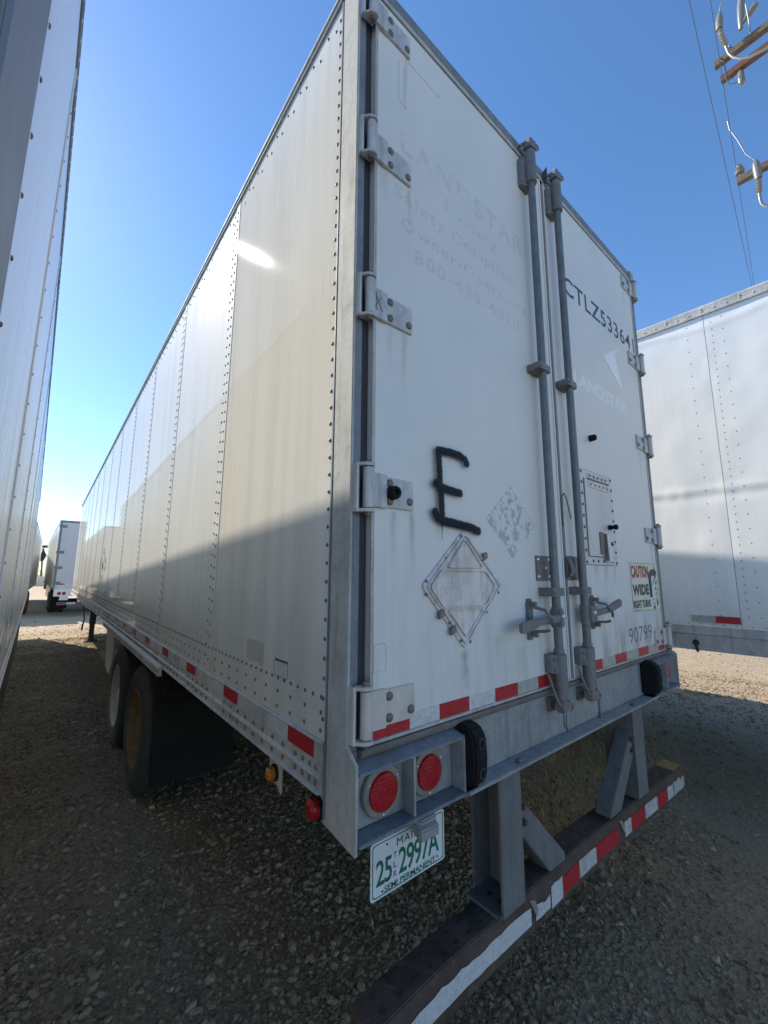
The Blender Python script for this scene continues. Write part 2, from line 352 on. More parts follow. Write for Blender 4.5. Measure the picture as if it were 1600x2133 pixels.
def alpha_sheet(name, mat, parent, x0, x1, z0, z1, y, fn, res=0.004, side=False):
    """thin painted film, coverage computed per vertex; side=True lays it on a wall of constant x (=y arg)"""
    nx = max(2, int((x1-x0)/res)); nz = max(2, int((z1-z0)/res))
    X, Z = np.meshgrid(np.linspace(x0, x1, nx+1), np.linspace(z0, z1, nz+1), indexing='ij')
    A = np.clip(fn(X, Z), 0, 1)
    V = np.stack([np.full_like(X, y), X, Z] if side else [X, np.full_like(X, y), Z], -1).reshape(-1, 3)
    idx = np.arange(V.shape[0]).reshape(nx+1, nz+1)
    q = np.stack([idx[:-1, :-1], idx[1:, :-1], idx[1:, 1:], idx[:-1, 1:]], -1).reshape(-1, 4)
    if side: q = q[:, ::-1]
    af = A.reshape(-1); keep = af[q].max(1) > 0.004; q = q[keep]
    used = np.unique(q); mp = -np.ones(len(V), int); mp[used] = np.arange(len(used))
    me = bpy.data.meshes.new(name); me.from_pydata(V[used].tolist(), [], mp[q].tolist())
    at = me.attributes.new('alpha', 'FLOAT', 'POINT'); at.data.foreach_set('value', af[used].astype(np.float32))
    me.materials.append(mat); o = bpy.data.objects.new(name, me); COL.objects.link(o); o.parent = parent; o['kind'] = 'stuff'
    return o
def vnoise(X, Z, scale, seed, octs=4):
    r = np.random.default_rng(seed); out = 0; amp = 1; tot = 0
    for k in range(octs):
        G = r.random((64, 64)); s = scale*2**k
        u = (X*s) % 63; w = (Z*s) % 63; i = np.floor(u).astype(int); j = np.floor(w).astype(int)
        a = u-i; b = w-j; a = a*a*(3-2*a); b = b*b*(3-2*b)
        out = out+amp*(G[i, j]*(1-a)*(1-b)+G[i+1, j]*a*(1-b)+G[i, j+1]*(1-a)*b+G[i+1, j+1]*a*b)
        tot += amp; amp *= 0.55
    return out/tot
def dseg(X, Z, a, b):
    dx, dz = b[0]-a[0], b[1]-a[1]; L2 = dx*dx+dz*dz+1e-12
    t = np.clip(((X-a[0])*dx+(Z-a[1])*dz)/L2, 0, 1)
    return np.hypot(X-a[0]-t*dx, Z-a[1]-t*dz)

# ------------------------------------------------------------------ ground
def ground_h(x, y):
    return (vnoise(x+40, y+40, 0.35, 3, 3)-0.5)*0.07+(vnoise(x+40, y+40, 2.2, 4, 3)-0.5)*0.03-0.005
def make_ground():
    def axis(c, lo, hi):
        a = [c]; d = 0.05
        while a[-1] < hi: a.append(a[-1]+d); d *= 1.045
        b = [c]; d = 0.05
        while b[-1] > lo: b.append(b[-1]-d); d *= 1.045
        return np.array(b[::-1][:-1]+a)
    xs = axis(0.8, -400, 400); ys = axis(0.3, -400, 700)
    X, Y = np.meshgrid(xs, ys, indexing='ij')
    far = np.clip((np.hypot(X, Y)-12)/25, 0, 1)
    Z = ground_h(np.clip(X, -39, 39), np.clip(Y, -39, 39))*(1-far)-0.01*far
    V = np.stack([X, Y, Z], -1).reshape(-1, 3); n = len(ys)
    idx = np.arange(len(V)).reshape(len(xs), n)
    q = np.stack([idx[:-1, :-1], idx[1:, :-1], idx[1:, 1:], idx[:-1, 1:]], -1).reshape(-1, 4)
    me = bpy.data.meshes.new('ground'); me.from_pydata(V.tolist(), [], q.tolist())
    me.polygons.foreach_set('use_smooth', [True]*len(me.polygons))
    m, nt, b, tc = base_mat('gravelly_dirt'); O = tc.outputs['Object']
    v = nd(nt, 'ShaderNodeTexVoronoi'); v.inputs['Scale'].default_value = 34; nt.links.new(O, v.inputs['Vector'])
    v2 = nd(nt, 'ShaderNodeTexVoronoi'); v2.inputs['Scale'].default_value = 90; nt.links.new(O, v2.inputs['Vector'])
    sp = nd(nt, 'ShaderNodeSeparateColor'); nt.links.new(v.outputs['Color'], sp.inputs[0])
    big = noise(nt, O, 0.55, 5, 0.6); mid = noise(nt, O, 5, 6, 0.65)
    c = ramp(nt, mid, [(0.25, (0.25, 0.190, 0.122)), (0.5, (0.40, 0.305, 0.196)), (0.75, (0.52, 0.40, 0.258))])
    c = mixc(nt, rng(nt, sp.outputs[0], 0, 1, 0, 0.55), c, (0.29, 0.25, 0.20))
    c = mixc(nt, rng(nt, sp.outputs[1], 0.7, 1, 0, 0.4), c, (0.60, 0.47, 0.31))
    c = mixc(nt, rng(nt, big, 0.45, 0.7, 0, 0.5), c, (0.42, 0.31, 0.185))
    # ground darker near the trailers, paler ahead, at right and behind
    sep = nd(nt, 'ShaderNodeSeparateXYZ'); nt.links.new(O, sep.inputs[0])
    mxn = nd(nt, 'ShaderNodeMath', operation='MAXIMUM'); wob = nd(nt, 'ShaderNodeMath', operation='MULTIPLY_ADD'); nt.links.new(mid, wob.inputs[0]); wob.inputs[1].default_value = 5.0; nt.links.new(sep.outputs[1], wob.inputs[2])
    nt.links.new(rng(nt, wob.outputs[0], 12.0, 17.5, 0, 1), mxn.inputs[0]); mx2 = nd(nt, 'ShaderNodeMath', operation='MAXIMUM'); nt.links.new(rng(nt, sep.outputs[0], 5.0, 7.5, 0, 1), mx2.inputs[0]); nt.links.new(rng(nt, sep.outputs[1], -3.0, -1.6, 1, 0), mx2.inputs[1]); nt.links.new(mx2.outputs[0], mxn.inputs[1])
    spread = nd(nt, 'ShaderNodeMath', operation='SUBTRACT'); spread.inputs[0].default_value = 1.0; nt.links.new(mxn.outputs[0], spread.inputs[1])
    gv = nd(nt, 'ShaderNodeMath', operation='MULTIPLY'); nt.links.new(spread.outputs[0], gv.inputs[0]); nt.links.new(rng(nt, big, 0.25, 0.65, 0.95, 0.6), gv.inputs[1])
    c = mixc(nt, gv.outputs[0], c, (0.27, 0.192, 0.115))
    c = mixc(nt, rng(nt, sep.outputs[1], 8, 20, 0, 0.8), c, (0.58, 0.46, 0.31))
    nt.links.new(c, b.inputs['Base Color']); b.inputs['Roughness'].default_value = 0.95; b.inputs['Specular IOR Level'].default_value = 0.15
    n1 = bump(nt, b, v.outputs['Distance'], 0.9, 0.016)
    n2 = bump(nt, b, v2.outputs['Distance'], 0.6, 0.006, n1)
    bump(nt, b, mid, 0.4, 0.02, n2)
    me.materials.append(m); o = bpy.data.objects.new('ground', me); COL.objects.link(o)
    tag(o, 'dry gravelly dirt yard under and between the trailers', kind='structure')
make_ground()

# ------------------------------------------------------------------ wheels and running gear
def tyre_prof(w, r): 
    return [(-w/2, r*0.60), (-w/2-0.012, r*0.70), (-w/2-0.016, r*0.82), (-w/2+0.0, r*0.93), (-w/2+0.018, r*0.975), (-w/2+0.03, r*0.99)]
def make_wheel(root, side, xo, y, rim_mat, R0=0.5, detail=True):
    """one dual wheel end: two tyres and rims; side=-1 outer face looks to -x; xo outer sidewall x"""
    s = side; wid = 0.255
    wh = empty('wheel', (0, 0, 0)); wh.parent = root
    for k, off in enumerate((wid/2, wid/2+0.34)):
        xc = xo-s*off; m = MB(); p = tyre_prof(wid, R0)
        tread = []
        n = 5
        for g in range(n):      # ribs with grooves
            a = -wid/2+0.03+(wid-0.06)*g/n; bb = -wid/2+0.03+(wid-0.06)*(g+1)/n
            tread += [(a+0.005, R0), (bb-0.005, R0), (bb-0.004, R0-0.012), (bb+0.004, R0-0.012)]
        tread = tread[:-2]
        prof = p+tread+[(-d, r) for d, r in p[::-1]]
        m.lathe((xc, y, R0-0.004), (1, 0, 0), prof, 56 if detail else 24, cap0=False, cap1=False)
        t = m.build('tyre', TYRE, wh, smooth=40)
        rm = MB(); sg = -1 if s < 0 else 1
        rr = R0*0.60
        dish = 0.05 if k == 0 else 0.02
        if k == 0:   # outer: deep dish (the disc sits far in)
            pr = [(0.0, rr*1.03), (0.008, rr*1.035), (0.012, rr*1.0), (-0.012, rr*0.955), (-0.055, rr*0.90), (-0.12, rr*0.86), (-0.135, rr*0.80), (-0.13, rr*0.52), (-0.10, rr*0.44), (-0.06, rr*0.40), (-0.055, 0.0)]
        else:
            pr = [(0.0, rr*1.03), (-0.03, rr*0.95), (-0.12, rr*0.9), (-0.12, 0.0)]
        face = Vector((xc+s*(wid/2-0.004), y, R0-0.004))
        rm.lathe(face, (s, 0, 0), pr, 40 if detail else 20, cap0=False, cap1=False)
        ri = rm.build('rim', rim_mat, wh, smooth=35)
        if k == 0 and detail:
            nb = MB()
            for i in range(10):
                a = 2*math.pi*i/10; q = face+Vector((-s*0.13, rr*0.62*math.cos(a), rr*0.62*math.sin(a)))
                nb.cyl(q, q+Vector((s*0.03, 0, 0)), 0.014, 6)
            nb.build('wheel_nuts', BOLT, ri, kind='stuff')
            MB().lathe(face, (s, 0, 0), [(-0.10, 0.085), (-0.03, 0.08), (-0.02, 0.06)], 18, cap0=False).build('hub_cap', rim_mat, ri, smooth=40)
    return wh

# ------------------------------------------------------------------ shared trailer pieces
def rivets_obj(name, pts, ax, r, h, mat, parent, n=8):
    m = MB()
    for p in pts: m.dome(p, ax, r, h, n)
    o = m.build(name, mat, parent, smooth=50); o['kind'] = 'stuff'; return o

# ================================================================== MAIN TRAILER
T = empty('semi_trailer', (0, 0, 0))
tag(T, 'weathered white box trailer with black letter E sprayed on its rear door', 'trailer', 'trailers parked in the yard')
L, W, H = 15.98, 2.595, 4.10
S_P, Y1 = 1.2194, 1.2285              # panel pitch, rear edge of first splice strip
ZP0, ZP1 = 1.297, 4.035               # side sheets
seams = [Y1+0.032+i*S_P for i in range(12)]
edges = [0.112]+seams+[15.93]
for i in range(13):
    a, b = edges[i]+(0.0350 if i else 0), edges[i+1]-(0.0375 if i < 12 else 0.002)
    p = bx('side_panel', WHITE_CREAM if i == 0 else WHITE_SIDE, T, 0.0, 0.012, a, b, ZP0, ZP1, bevel=0.0015)
    pts = []
    far = i > 5
    # horizontal rivet rows low on the sheet
    y = a+0.03
    k = 0
    while y < b-0.02:
        pts.append((0, y, 1.420))
        if k % 2 == 0: pts += [(0, y, 1.376), (0, y, 1.325)]
        y += 0.0505; k += 1
    y = a+0.05; k = 0
    while y < b-0.02:
        pts.append((0, y, 3.995 if k % 2 else 3.955)); y += 0.062; k += 1
    z = 1.36
    while z < 3.99:
        if i == 0: pts.append((0, 0.130, z))
        if i < 12: pts.append((0, b-0.052+0.0, z+0.02)) if False else None
        if i > 0: pts.append((0, a+0.020, z+0.012))
        z += 0.058
    rivets_obj('rivets', pts, (-1, 0, 0), 0.0070, 0.0040, RIVET, p, 6 if far else 8)
for i, ys in enumerate(seams):
    st = bx('seam_strip', WHITE_SIDE, T, -0.0025, 0.010, ys-0.032, ys+0.030, ZP0+0.002, ZP1-0.002, bevel=0.001)
    pts = []; z = 1.36
    while z < 3.99: pts.append((-0.0025, ys, z)); z += 0.058
    rivets_obj('rivets', pts, (-1, 0, 0), 0.0072, 0.0040, RIVET, st, 6 if i > 4 else 8)
# right wall, front, roof, floor (seen by light and from other positions)
for i in range(13):
    bx('side_panel', WHITE_SIDE, T, W-0.012, W, edges[i]+0.002, edges[i+1]-0.002, ZP0, ZP1)
bx('front_wall', WHITE_SIDE, T, 0.02, W-0.02, 15.935, 15.98, 1.17, 4.06)
bx('wall_liner', SEAL, T, 0.0125, 0.02, 0.115, 15.9, 1.30, 4.03)
bx('roof', ROOFM, T, 0.012, W-0.012, 0.10, 15.95, 4.062, 4.092)
bx('floor', UNDER, T, 0.03, W-0.03, 0.12, 15.93, 1.20, 1.295)
# nose corner
for sx in (0, 1):
    m = MB()
    arc = [(0.0+0.09*(1-math.cos(t)), 15.932+0.07*math.sin(t)) for t in np.linspace(0, math.pi/2, 7)]
    if sx: arc = [(W-x, y) for x, y in arc]
    arc = arc+[(arc[-1][0], 15.94), ((0.03, 15.934) if not sx else (W-0.03, 15.934))]
    m.prism([(x, y, 1.17) for x, y in arc], (0, 0, 2.9))
    m.build('nose_corner', ALU, T, smooth=40)
# top rails
for sx in (0, 1):
    prof = [(-0.010, 4.036), (-0.010, 4.052), (-0.016, 4.056), (-0.016, 4.070), (-0.008, 4.076), (-0.008, 4.092), (0.004, 4.100), (0.05, 4.100), (0.05, 4.094), (0.013, 4.090), (0.013, 4.036)]
    if sx: prof = [(W-x, z) for x, z in prof]
    MB().prism([(x, 0.102, z) for x, z in prof], (0, 15.84, 0)).build('top_rail', ALU_T, T)
# bottom rails with bolts and reflective tape
for sx in (0, 1):
    prof = [(0.010, 1.300), (-0.006, 1.300), (-0.011, 1.296), (-0.012, 1.214), (-0.019, 1.211), (-0.022, 1.205), (-0.019, 1.199), (-0.012, 1.196), (-0.012, 1.177), (-0.024, 1.174), (-0.026, 1.165), (-0.018, 1.160), (0.010, 1.160)]
    if sx: prof = [(W-x, z) for x, z in prof]
    br = MB().prism([(x, 0.118, z) for x, z in prof], (0, 15.81, 0)).build('bottom_rail', ALU, T)
    if sx == 0:
        pts = []; y = 0.142
        grp = [0.142, 0.178, 0.222, 0.27, 0.36]
        yy = grp+[0.36+0.085*k for k in range(1, 183)]
        for k, y in enumerate(yy):
            if y > 15.8: break
            if k > 6 and (k % 7) in (5, 6): continue
            pts += [(-0.012, y, 1.226), (-0.012, y, 1.186)]
        rivets_obj('bolts', pts, (-1, 0, 0), 0.0088, 0.006, BOLT, br)
for k in range(24):
    y0 = 0.158+0.6405*k
    if y0+0.33 > 15.8: break
    bx('reflective_tape', TAPE_R, T, -0.0135, -0.0122, y0, y0+0.170, 1.247, 1.294)
    bx('reflective_tape', TAPE_W if k < 4 else TAPE_G, T, -0.0135, -0.0122, y0+0.171, y0+0.332, 1.247, 1.290)
# guard rail above the wheels
MB().prism([(-0.048, 2.15, 1.118), (-0.048, 2.15, 1.168), (-0.030, 2.15, 1.185), (-0.026, 2.15, 1.185), (-0.026, 2.15, 1.118)], (0, 3.45, 0)).build('wheel_guard_rail', ALU, T)
mb = MB(); 
for k in range(36):
    y = 2.2+k*0.095; mb.dome((-0.048, y, 1.145), (-1, 0, 0), 0.008, 0.005, 6)
o = mb.build('bolts', BOLT, T); o['kind'] = 'stuff'
# tandem lettering smear on rail
alpha_sheet('grime_smear', GRIMEP, T, 5.2, 5.75, 1.175, 1.292, -0.0280, lambda X, Z: 0.9*np.clip((vnoise(X, Z, 22, 31)-0.5)*6, 0, 1)*np.clip(1-np.abs(X-5.48)/0.27, 0, 1), 0.01, side=True)

# ---- rear frame
ZS0 = 1.088
for sx in (0, 1):
    def fx(x): return W-x if sx else x
    # corner post: L section, flared at the foot
    side = [(0.0, ZS0-0.005), (0.0, 1.318), (0.0, 4.098), (0.1, 4.098), (0.1, 1.082), (-0.045, 1.082), (-0.045, 1.288)]
    poly = [(0.1, 1.084), (0.1, 4.098), (0.0, 4.098), (0.0, 1.322), (-0.047, 1.286), (-0.047, 1.070)]
    x0, x1 = sorted((fx(-0.004), fx(0.006)))
    MB().prism([(x0, y, z) for y, z in poly], (x1-x0, 0, 0)).build('corner_post', POSTM, T, bevel=0.002)
    x0, x1 = sorted((fx(0.0062), fx(0.034)))
    post = bx('post_return', GALV_D, T, x0, x1, 0.004, 0.09, 1.30, 4.03)
    x0, x1 = sorted((fx(0.034), fx(0.068)))
    bx('door_seal', SEAL, T, x0, x1, 0.016, 0.06, 1.31, 4.02)
    # corner cap at the top
    x0, x1 = sorted((fx(-0.008), fx(0.07)))
    bx('corner_cap', GALV, T, x0, x1, -0.012, 0.106, 3.985 if False else 4.02, 4.108, bevel=0.006)
# side edge trim against post
bx('post_flange', GALV_D, T, -0.006, 0.004, 0.1005, 0.1115, 1.10, 4.03, bevel=0.002)
MB().prism([(0.07, y, z) for y, z in [(0.06, 4.025), (-0.004, 4.025), (-0.010, 4.040), (-0.004, 4.052), (-0.004, 4.092), (0.006, 4.102), (0.06, 4.102)]], (W-0.14, 0, 0)).build('header', GALV_D, T)
bx('header_trim', ALU_D, T, 0.07, W-0.07, -0.010, -0.004, 4.004, 4.024)
# sill
bx('sill_plate', GALV_S, T, 0.006, W-0.006, 0.004, 0.02, ZS0+0.012, 1.302)
MB().prism([(0.036, y, z) for y, z in [(0.03, 1.282), (-0.004, 1.280), (-0.010, 1.284), (-0.020, 1.298), (-0.020, 1.303), (-0.014, 1.306), (0.03, 1.305)]], (W-0.072, 0, 0)).build('sill_ledge', LEDGE, T, bevel=0.002)
bx('sill_flange', GALV_S, T, 0.435, W-0.435, -0.062, 0.02, ZS0-0.002, ZS0+0.010, bevel=0.002)
for sx in (0, 1):
    def fx(x): return W-x if sx else x
    def bb(name, mat, x0, x1, *a, **k):
        p, q = sorted((fx(x0), fx(x1))); return bx(name, mat, T, p, q, *a, **k)
    bb('lamp_box_floor', GALV_D, 0.006, 0.50, -0.055, 0.004, ZS0+0.0, ZS0+0.010, bevel=0.002)
    p, q = sorted((fx(0.006), fx(0.432)))
    MB().prism([(p, y, z) for y, z in [(0.004, 1.281), (-0.052, 1.266), (-0.052, 1.258), (0.004, 1.270)]], (q-p, 0, 0)).build('lamp_box_top', GALV_D, T, bevel=0.0015)
    bb('lamp_box_divider', GALV, 0.205, 0.213, -0.048, 0.003, ZS0+0.011, 1.262)
    bb('lamp_box_end', GALV, 0.424, 0.434, -0.052, 0.003, ZS0+0.011, 1.268, bevel=0.002)
    for lx in (0.118, 0.303):
        x = fx(lx); z = 1.180
        lamp = MB().lathe((x, 0.003, z), (0, -1, 0), [(0, 0.069), (0.012, 0.070), (0.016, 0.067), (0.0165, 0.050)], 40, cap1=False).build('rear_lamp', RIMRING, T, smooth=35)
        MB().lathe((x, 0.0, z), (0, -1, 0), [(0.004, 0.0515), (0.017, 0.0515), (0.0205, 0.049), (0.0215, 0.03), (0.022, 0.0)], 40, cap0=False, cap1=False).build('lens', RED_L, lamp, smooth=50)
        sc = MB()
        for a in (80, 200, 320):
            pp = (x+0.060*math.cos(R(a-50)), -0.0135, z+0.060*math.sin(R(a-50)))
            sc.dome(pp, (0, -1, 0), 0.0045, 0.004, 8)
        o = sc.build('screws', BRIGHT, lamp, smooth=50); o['kind'] = 'stuff'
    # rubber dock bumper
    p, q = sorted((fx(0.436), fx(0.505)))
    db = MB().prism([(p, y, z) for y, z in [(0.003, 1.30), (-0.062, 1.292), (-0.086, 1.262), (-0.090, 1.20), (-0.086, 1.138), (-0.066, 1.110), (0.003, 1.108)]], (q-p, 0, 0)).build('dock_bumper', RUBBER, T, bevel=0.008, seg=3)
    for z in (1.245, 1.155): MB().lathe((fx(0.47), -0.074, z), (0, -1, 0), [(0, 0.018), (0.0185, 0.018), (0.019, 0.012), (0.012, 0.011)], 14).build('bumper_bolt', UNDER, db, smooth=40)
for x, y in ((0.755, -0.040), (1.84, -0.040)):
    o = MB().bolt((x, y, ZS0+0.010), (0, 0, 1), 0.013, 0.014).build('sill_bolt', BOLT, T)

# ---- doors
DY = -0.004
def door(x0, x1):
    d = bx('rear_door', DOOR, T, x0, x1, DY, 0.045, 1.309, 4.003, bevel=0.003)
    for q0, q1 in ((x0-0.0005, x0+0.012), (x1-0.012, x1+0.0005)):
        bx('edge_trim', DOOR if 1.0 < q0 < 1.5 else ALU_D, d, q0, q1, DY-0.004, DY-0.0003, 1.312, 4.0)
    return d
DL = door(0.0705, 1.246); DR = door(1.274, 2.526)
bx('centre_seal', SEAL, T, 1.2475, 1.2725, 0.002, 0.03, 1.29, 4.01)
YF = DY-0.0006                                        # printed film plane

# hinges
def make_hinge(sx):
    s = -1 if sx else 1
    h = MB()
    def q(x0, x1, y0, y1, z0, z1):
        a, b = sorted((s*x0, s*x1)); h.box(a, b, y0, y1, z0, z1)
    # origin = plate centre line at pin; plate on the door face
    q(0.085, 0.205, -0.008, 0.0, -0.050, 0.050)
    q(0.022, 0.0855, -0.014, 0.0005, -0.054, 0.054)
    hg = h.build('hinge', HINGE, None, bevel=0.002)
    k = MB().cyl((s*0.004, -0.020, -0.062), (s*0.004, -0.020, 0.062), 0.0165, 18).build('knuckle', HINGE, hg, smooth=40)
    g = MB()
    ring = [(s*x, y) for x, y in [(-0.034, 0.0), (-0.030, -0.014), (-0.014, -0.034), (0.006, -0.042), (0.020, -0.036)]]
    for z0 in (-0.076, 0.066):
        g.prism([(x, y, z0) for x, y in ring]+[(s*0.016, 0.0, z0)], (0, 0, 0.010))
    a, b = sorted((s*-0.036, s*-0.026)); g.box(a, b, -0.016, 0.010, -0.076, 0.076)
    g.build('hinge_bracket', HINGE, hg, bevel=0.0015)
    MB().lathe((s*0.004, -0.020, -0.086), (0, 0, 1), [(0, 0.010), (0.01, 0.012), (0.166, 0.012), (0.174, 0.009)], 14).build('hinge_pin', BOLT, hg, smooth=40)
    for x, z, y in ((0.100, 0.030, -0.008), (0.100, -0.030, -0.008), (0.187, -0.022, -0.008)):
        MB().lathe((s*x, y, z), (0, -1, 0), [(0, 0.0135), (0.004, 0.0125), (0.0065, 0.008), (0.007, 0.0)], 16, cap0=False, cap1=False).build('bolt', BOLT, hg, smooth=50)
    return hg
for sx, zs, xp in ((0, (3.905, 3.305, 2.690, 2.050, 1.402), 0.040), (1, (3.930, 3.330, 2.705, 2.060, 1.400), W-0.036)):
    proto = make_hinge(sx)
    proto.parent = T; proto.location = (xp, DY-0.0004, zs[0])
    for z in zs[1:]:
        c = copy_tree(proto, T, (xp, DY-0.0004, z))
        if z < 1.5:
            for o in [c]+list(c.children):
                if o.name.startswith(('hinge', 'knuckle')) and not o.name.startswith('hinge_pin'):
                    o.data = o.data.copy(); o.data.materials[0] = HINGE_C
# scratched mark on the third left hinge, rubber stops
sk = MB()
for a, b in (((0.072, 2.722), (0.100, 2.662)), ((0.098, 2.718), (0.070, 2.670)), ((0.074, 2.726), (0.078, 2.66))):
    sk.tube([(a[0], DY-0.0150, a[1]), (b[0], DY-0.0150, b[1])], 0.0012, 4)
sk.build('scratch_mark', SIGN_K, T)
def rubber_stop(x, z, parent, y0=DY, ln=0.045, r=0.020):
    m = MB().lathe((x, y0, z), (0, -1, 0), [(0, r*1.05), (ln*0.75, r), (ln, r*0.85), (ln, r*0.45), (ln*0.6, r*0.4)], 20)
    return m.build('rubber_stop', RUBBER, parent, smooth=40)
rubber_stop(0.146, 2.047, T, DY-0.008, 0.030, 0.022)
rubber_stop(1.640, 2.565, T, DY, 0.034, 0.018)

# ---- lock rods
def lock_rod(xr, s):
    """s=-1 handle to the left, +1 to the right"""
    yr = -0.050
    rod = MB().cyl((xr, yr, 1.30), (xr, yr, 4.02), 0.0185, 20).build('lock_rod', RODM, T, smooth=40)
    # top guide sleeve with cheek plate
    m = MB(); m.cyl((xr, yr, 3.815), (xr, yr, 4.005), 0.0285, 20)
    m.prism([(xr-0.052, 0.0-0.006, 3.80), (xr-0.052, -0.022, 3.80), (xr+0.004, -0.050, 3.80), (xr+0.03, -0.03, 3.80), (xr+0.03, -0.006, 3.80)], (0, 0, 0.165))
    m.build('top_guide', CASTM, rod, smooth=35, bevel=0.003)
    m = MB()
    for z in (3.83, 3.925): m.dome((xr-0.047, -0.024, z), (-0.5, -1, 0), 0.009, 0.006, 8)
    m.build('guide_bolts', BRONZE, rod, smooth=50)
    # cam hooks on the header
    m = MB()
    m.prism([(xr-0.03, yr+0.02, 4.02), (xr-0.03, yr-0.02, 4.02), (xr+0.022, yr-0.028, 4.02), (xr+0.028, yr+0.02, 4.02)], (0, 0, 0.045))
    m.prism([(xr-0.012, yr-0.014, 4.065), (xr+0.016, yr-0.018, 4.065), (xr+0.012, yr-0.002, 4.065), (xr-0.01, yr, 4.065)], (0, 0.004, 0.028))
    m.tube([(xr+0.020, yr-0.02, 4.03), (xr+0.046, yr-0.022, 4.045), (xr+0.050, yr-0.016, 4.066), (xr+0.040, yr-0.008, 4.078)], 0.0095, 8)
    m.tube([(xr-0.045, yr+0.03, 4.04), (xr-0.010, yr-0.01, 4.072), (xr+0.010, yr-0.01, 4.088)], 0.008, 8)
    m.build('top_cam', CASTM, rod, smooth=40)
    # bottom guide sleeve
    m = MB(); m.cyl((xr, yr, 1.293), (xr, yr, 1.455), 0.0295, 20); m.cyl((xr, yr, 1.455), (xr, yr, 1.475), 0.023, 18)
    m.prism([(xr-0.046, -0.006, 1.375), (xr-0.046, -0.034, 1.375), (xr-0.024, -0.062, 1.375), (xr+0.024, -0.062, 1.375), (xr+0.036, -0.034, 1.375), (xr+0.036, -0.006, 1.375)], (0, 0, 0.078))
    m.build('bottom_guide', CASTM, rod, smooth=35, bevel=0.003)
    m = MB()
    for z in (1.392, 1.432): m.dome((xr-0.034, -0.049, z), (-0.8, -0.7, 0), 0.008, 0.006, 8); m.dome((xr+0.030, -0.048, z), (0.9, -0.5, 0), 0.006, 0.006, 8)
    m.build('guide_bolts', BRONZE, rod, smooth=50)
    # bottom cam and keeper
    m = MB(); m.cyl((xr, yr, 1.215), (xr, yr, 1.31), 0.021, 14)
    m.prism([(xr-0.035, yr+0.015, 1.225), (xr-0.03, yr-0.02, 1.225), (xr+0.02, yr-0.032, 1.225), (xr+0.036, yr-0.01, 1.225), (xr+0.03, yr+0.03, 1.225)], (0, 0, 0.038))
    m.tube([(xr-0.046, yr+0.03, 1.37), (xr-0.048, yr+0.012, 1.32), (xr-0.040, yr-0.008, 1.26), (xr-0.02, yr-0.018, 1.235)], 0.006, 8)
    m.tube([(xr+0.030, yr-0.02, 1.25), (xr+0.050, yr-0.02, 1.238), (xr+0.048, yr-0.012, 1.215)], 0.008, 8)
    m.box(xr-0.032, xr+0.032, -0.011, 0.0035, 1.212, 1.268)
    m.build('bottom_cam', BRONZE, rod, smooth=40, bevel=0.002)
    # wire seals
    m = MB()
    if s < 0: m.tube([(xr-0.02, yr-0.02, 1.235), (xr-0.035, yr-0.022, 1.20), (xr-0.030, yr-0.022, 1.17), (xr-0.010, yr-0.022, 1.142), (xr-0.016, yr-0.022, 1.17), (xr-0.014, yr-0.022, 1.21)], 0.0030, 6)
    else: m.tube([(xr+0.02, yr-0.02, 1.29), (xr+0.010, yr-0.024, 1.23), (xr+0.022, yr-0.024, 1.165), (xr+0.026, yr-0.024, 1.148), (xr+0.030, yr-0.024, 1.20), (xr+0.026, yr-0.02, 1.27)], 0.0026, 6); m.box(xr+0.018, xr+0.032, yr-0.030, yr-0.018, 1.140, 1.166)
    m.build('wire_seal', BOLT, rod, smooth=40)
    # clamps
    for z in (2.775, 1.718):
        m = MB(); m.cyl((xr, yr, z-0.019), (xr, yr, z+0.019), 0.0245, 18)
        m.box(xr-0.062, xr+0.034, -0.074, -0.0045, z-0.018, z+0.018)
        cl = m.build('rod_clamp', CASTM, rod, smooth=35, bevel=0.0025)
        MB().dome((xr-0.044, -0.074, z), (0, -1, 0), 0.009, 0.007, 8).build('bolt', BRONZE, cl, smooth=50)
    # handle, its bracket on the rod and the hasp on the door
    zh = 1.607
    m = MB(); m.box(xr-0.026 if s < 0 else xr-0.005, xr+0.005 if s < 0 else xr+0.060, yr-0.032, yr+0.020, zh-0.036, zh+0.036); m.cyl((xr, yr, zh-0.045), (xr, yr, zh+0.045), 0.0235, 16)
    m.build('handle_bracket', CASTM, rod, smooth=35, bevel=0.003)
    e = -0.325 if s < 0 else 0.365
    x_in = xr+s*0.02
    zz = (0, -0.004, -0.020) if s < 0 else (0.0, 0.012, 0.040)
    prof = [(x_in, zh+zz[0], 0.015), (xr+e*0.55, zh+zz[1], 0.015), (xr+e*0.70, zh+zz[2]*0.6, 0.021), (xr+e*0.93, zh+zz[2], 0.022), (xr+e, zh+zz[2]*1.05, 0.018)]
    poly = [(x, z+hh) for x, z, hh in prof]+[(x, z-hh) for x, z, hh in prof[::-1]]
    hd = MB().prism([(x, yr-0.030, z) for x, z in poly], (0, 0.014, 0)).build('lock_handle', CASTM, rod, bevel=0.004)
    MB().dome((xr+s*0.035 if s > 0 else xr-0.004, yr-0.032, zh+0.006), (0, -1, 0), 0.010, 0.006, 10).build('pivot_rivet', BRIGHT, hd, smooth=50)
    xh = xr+e*0.47 if s < 0 else xr+e*0.46
    m = MB(); pl = [(xh-0.016, zh-0.085), (xh-0.020, zh-0.06), (xh-0.020, zh+0.065), (xh-0.010, zh+0.085), (xh+0.010, zh+0.085), (xh+0.020, zh+0.06), (xh+0.016, zh-0.06), (xh+0.010, zh-0.085)]
    m.prism([(x, DY-0.0008, z) for x, z in pl], (0, -0.012, 0))
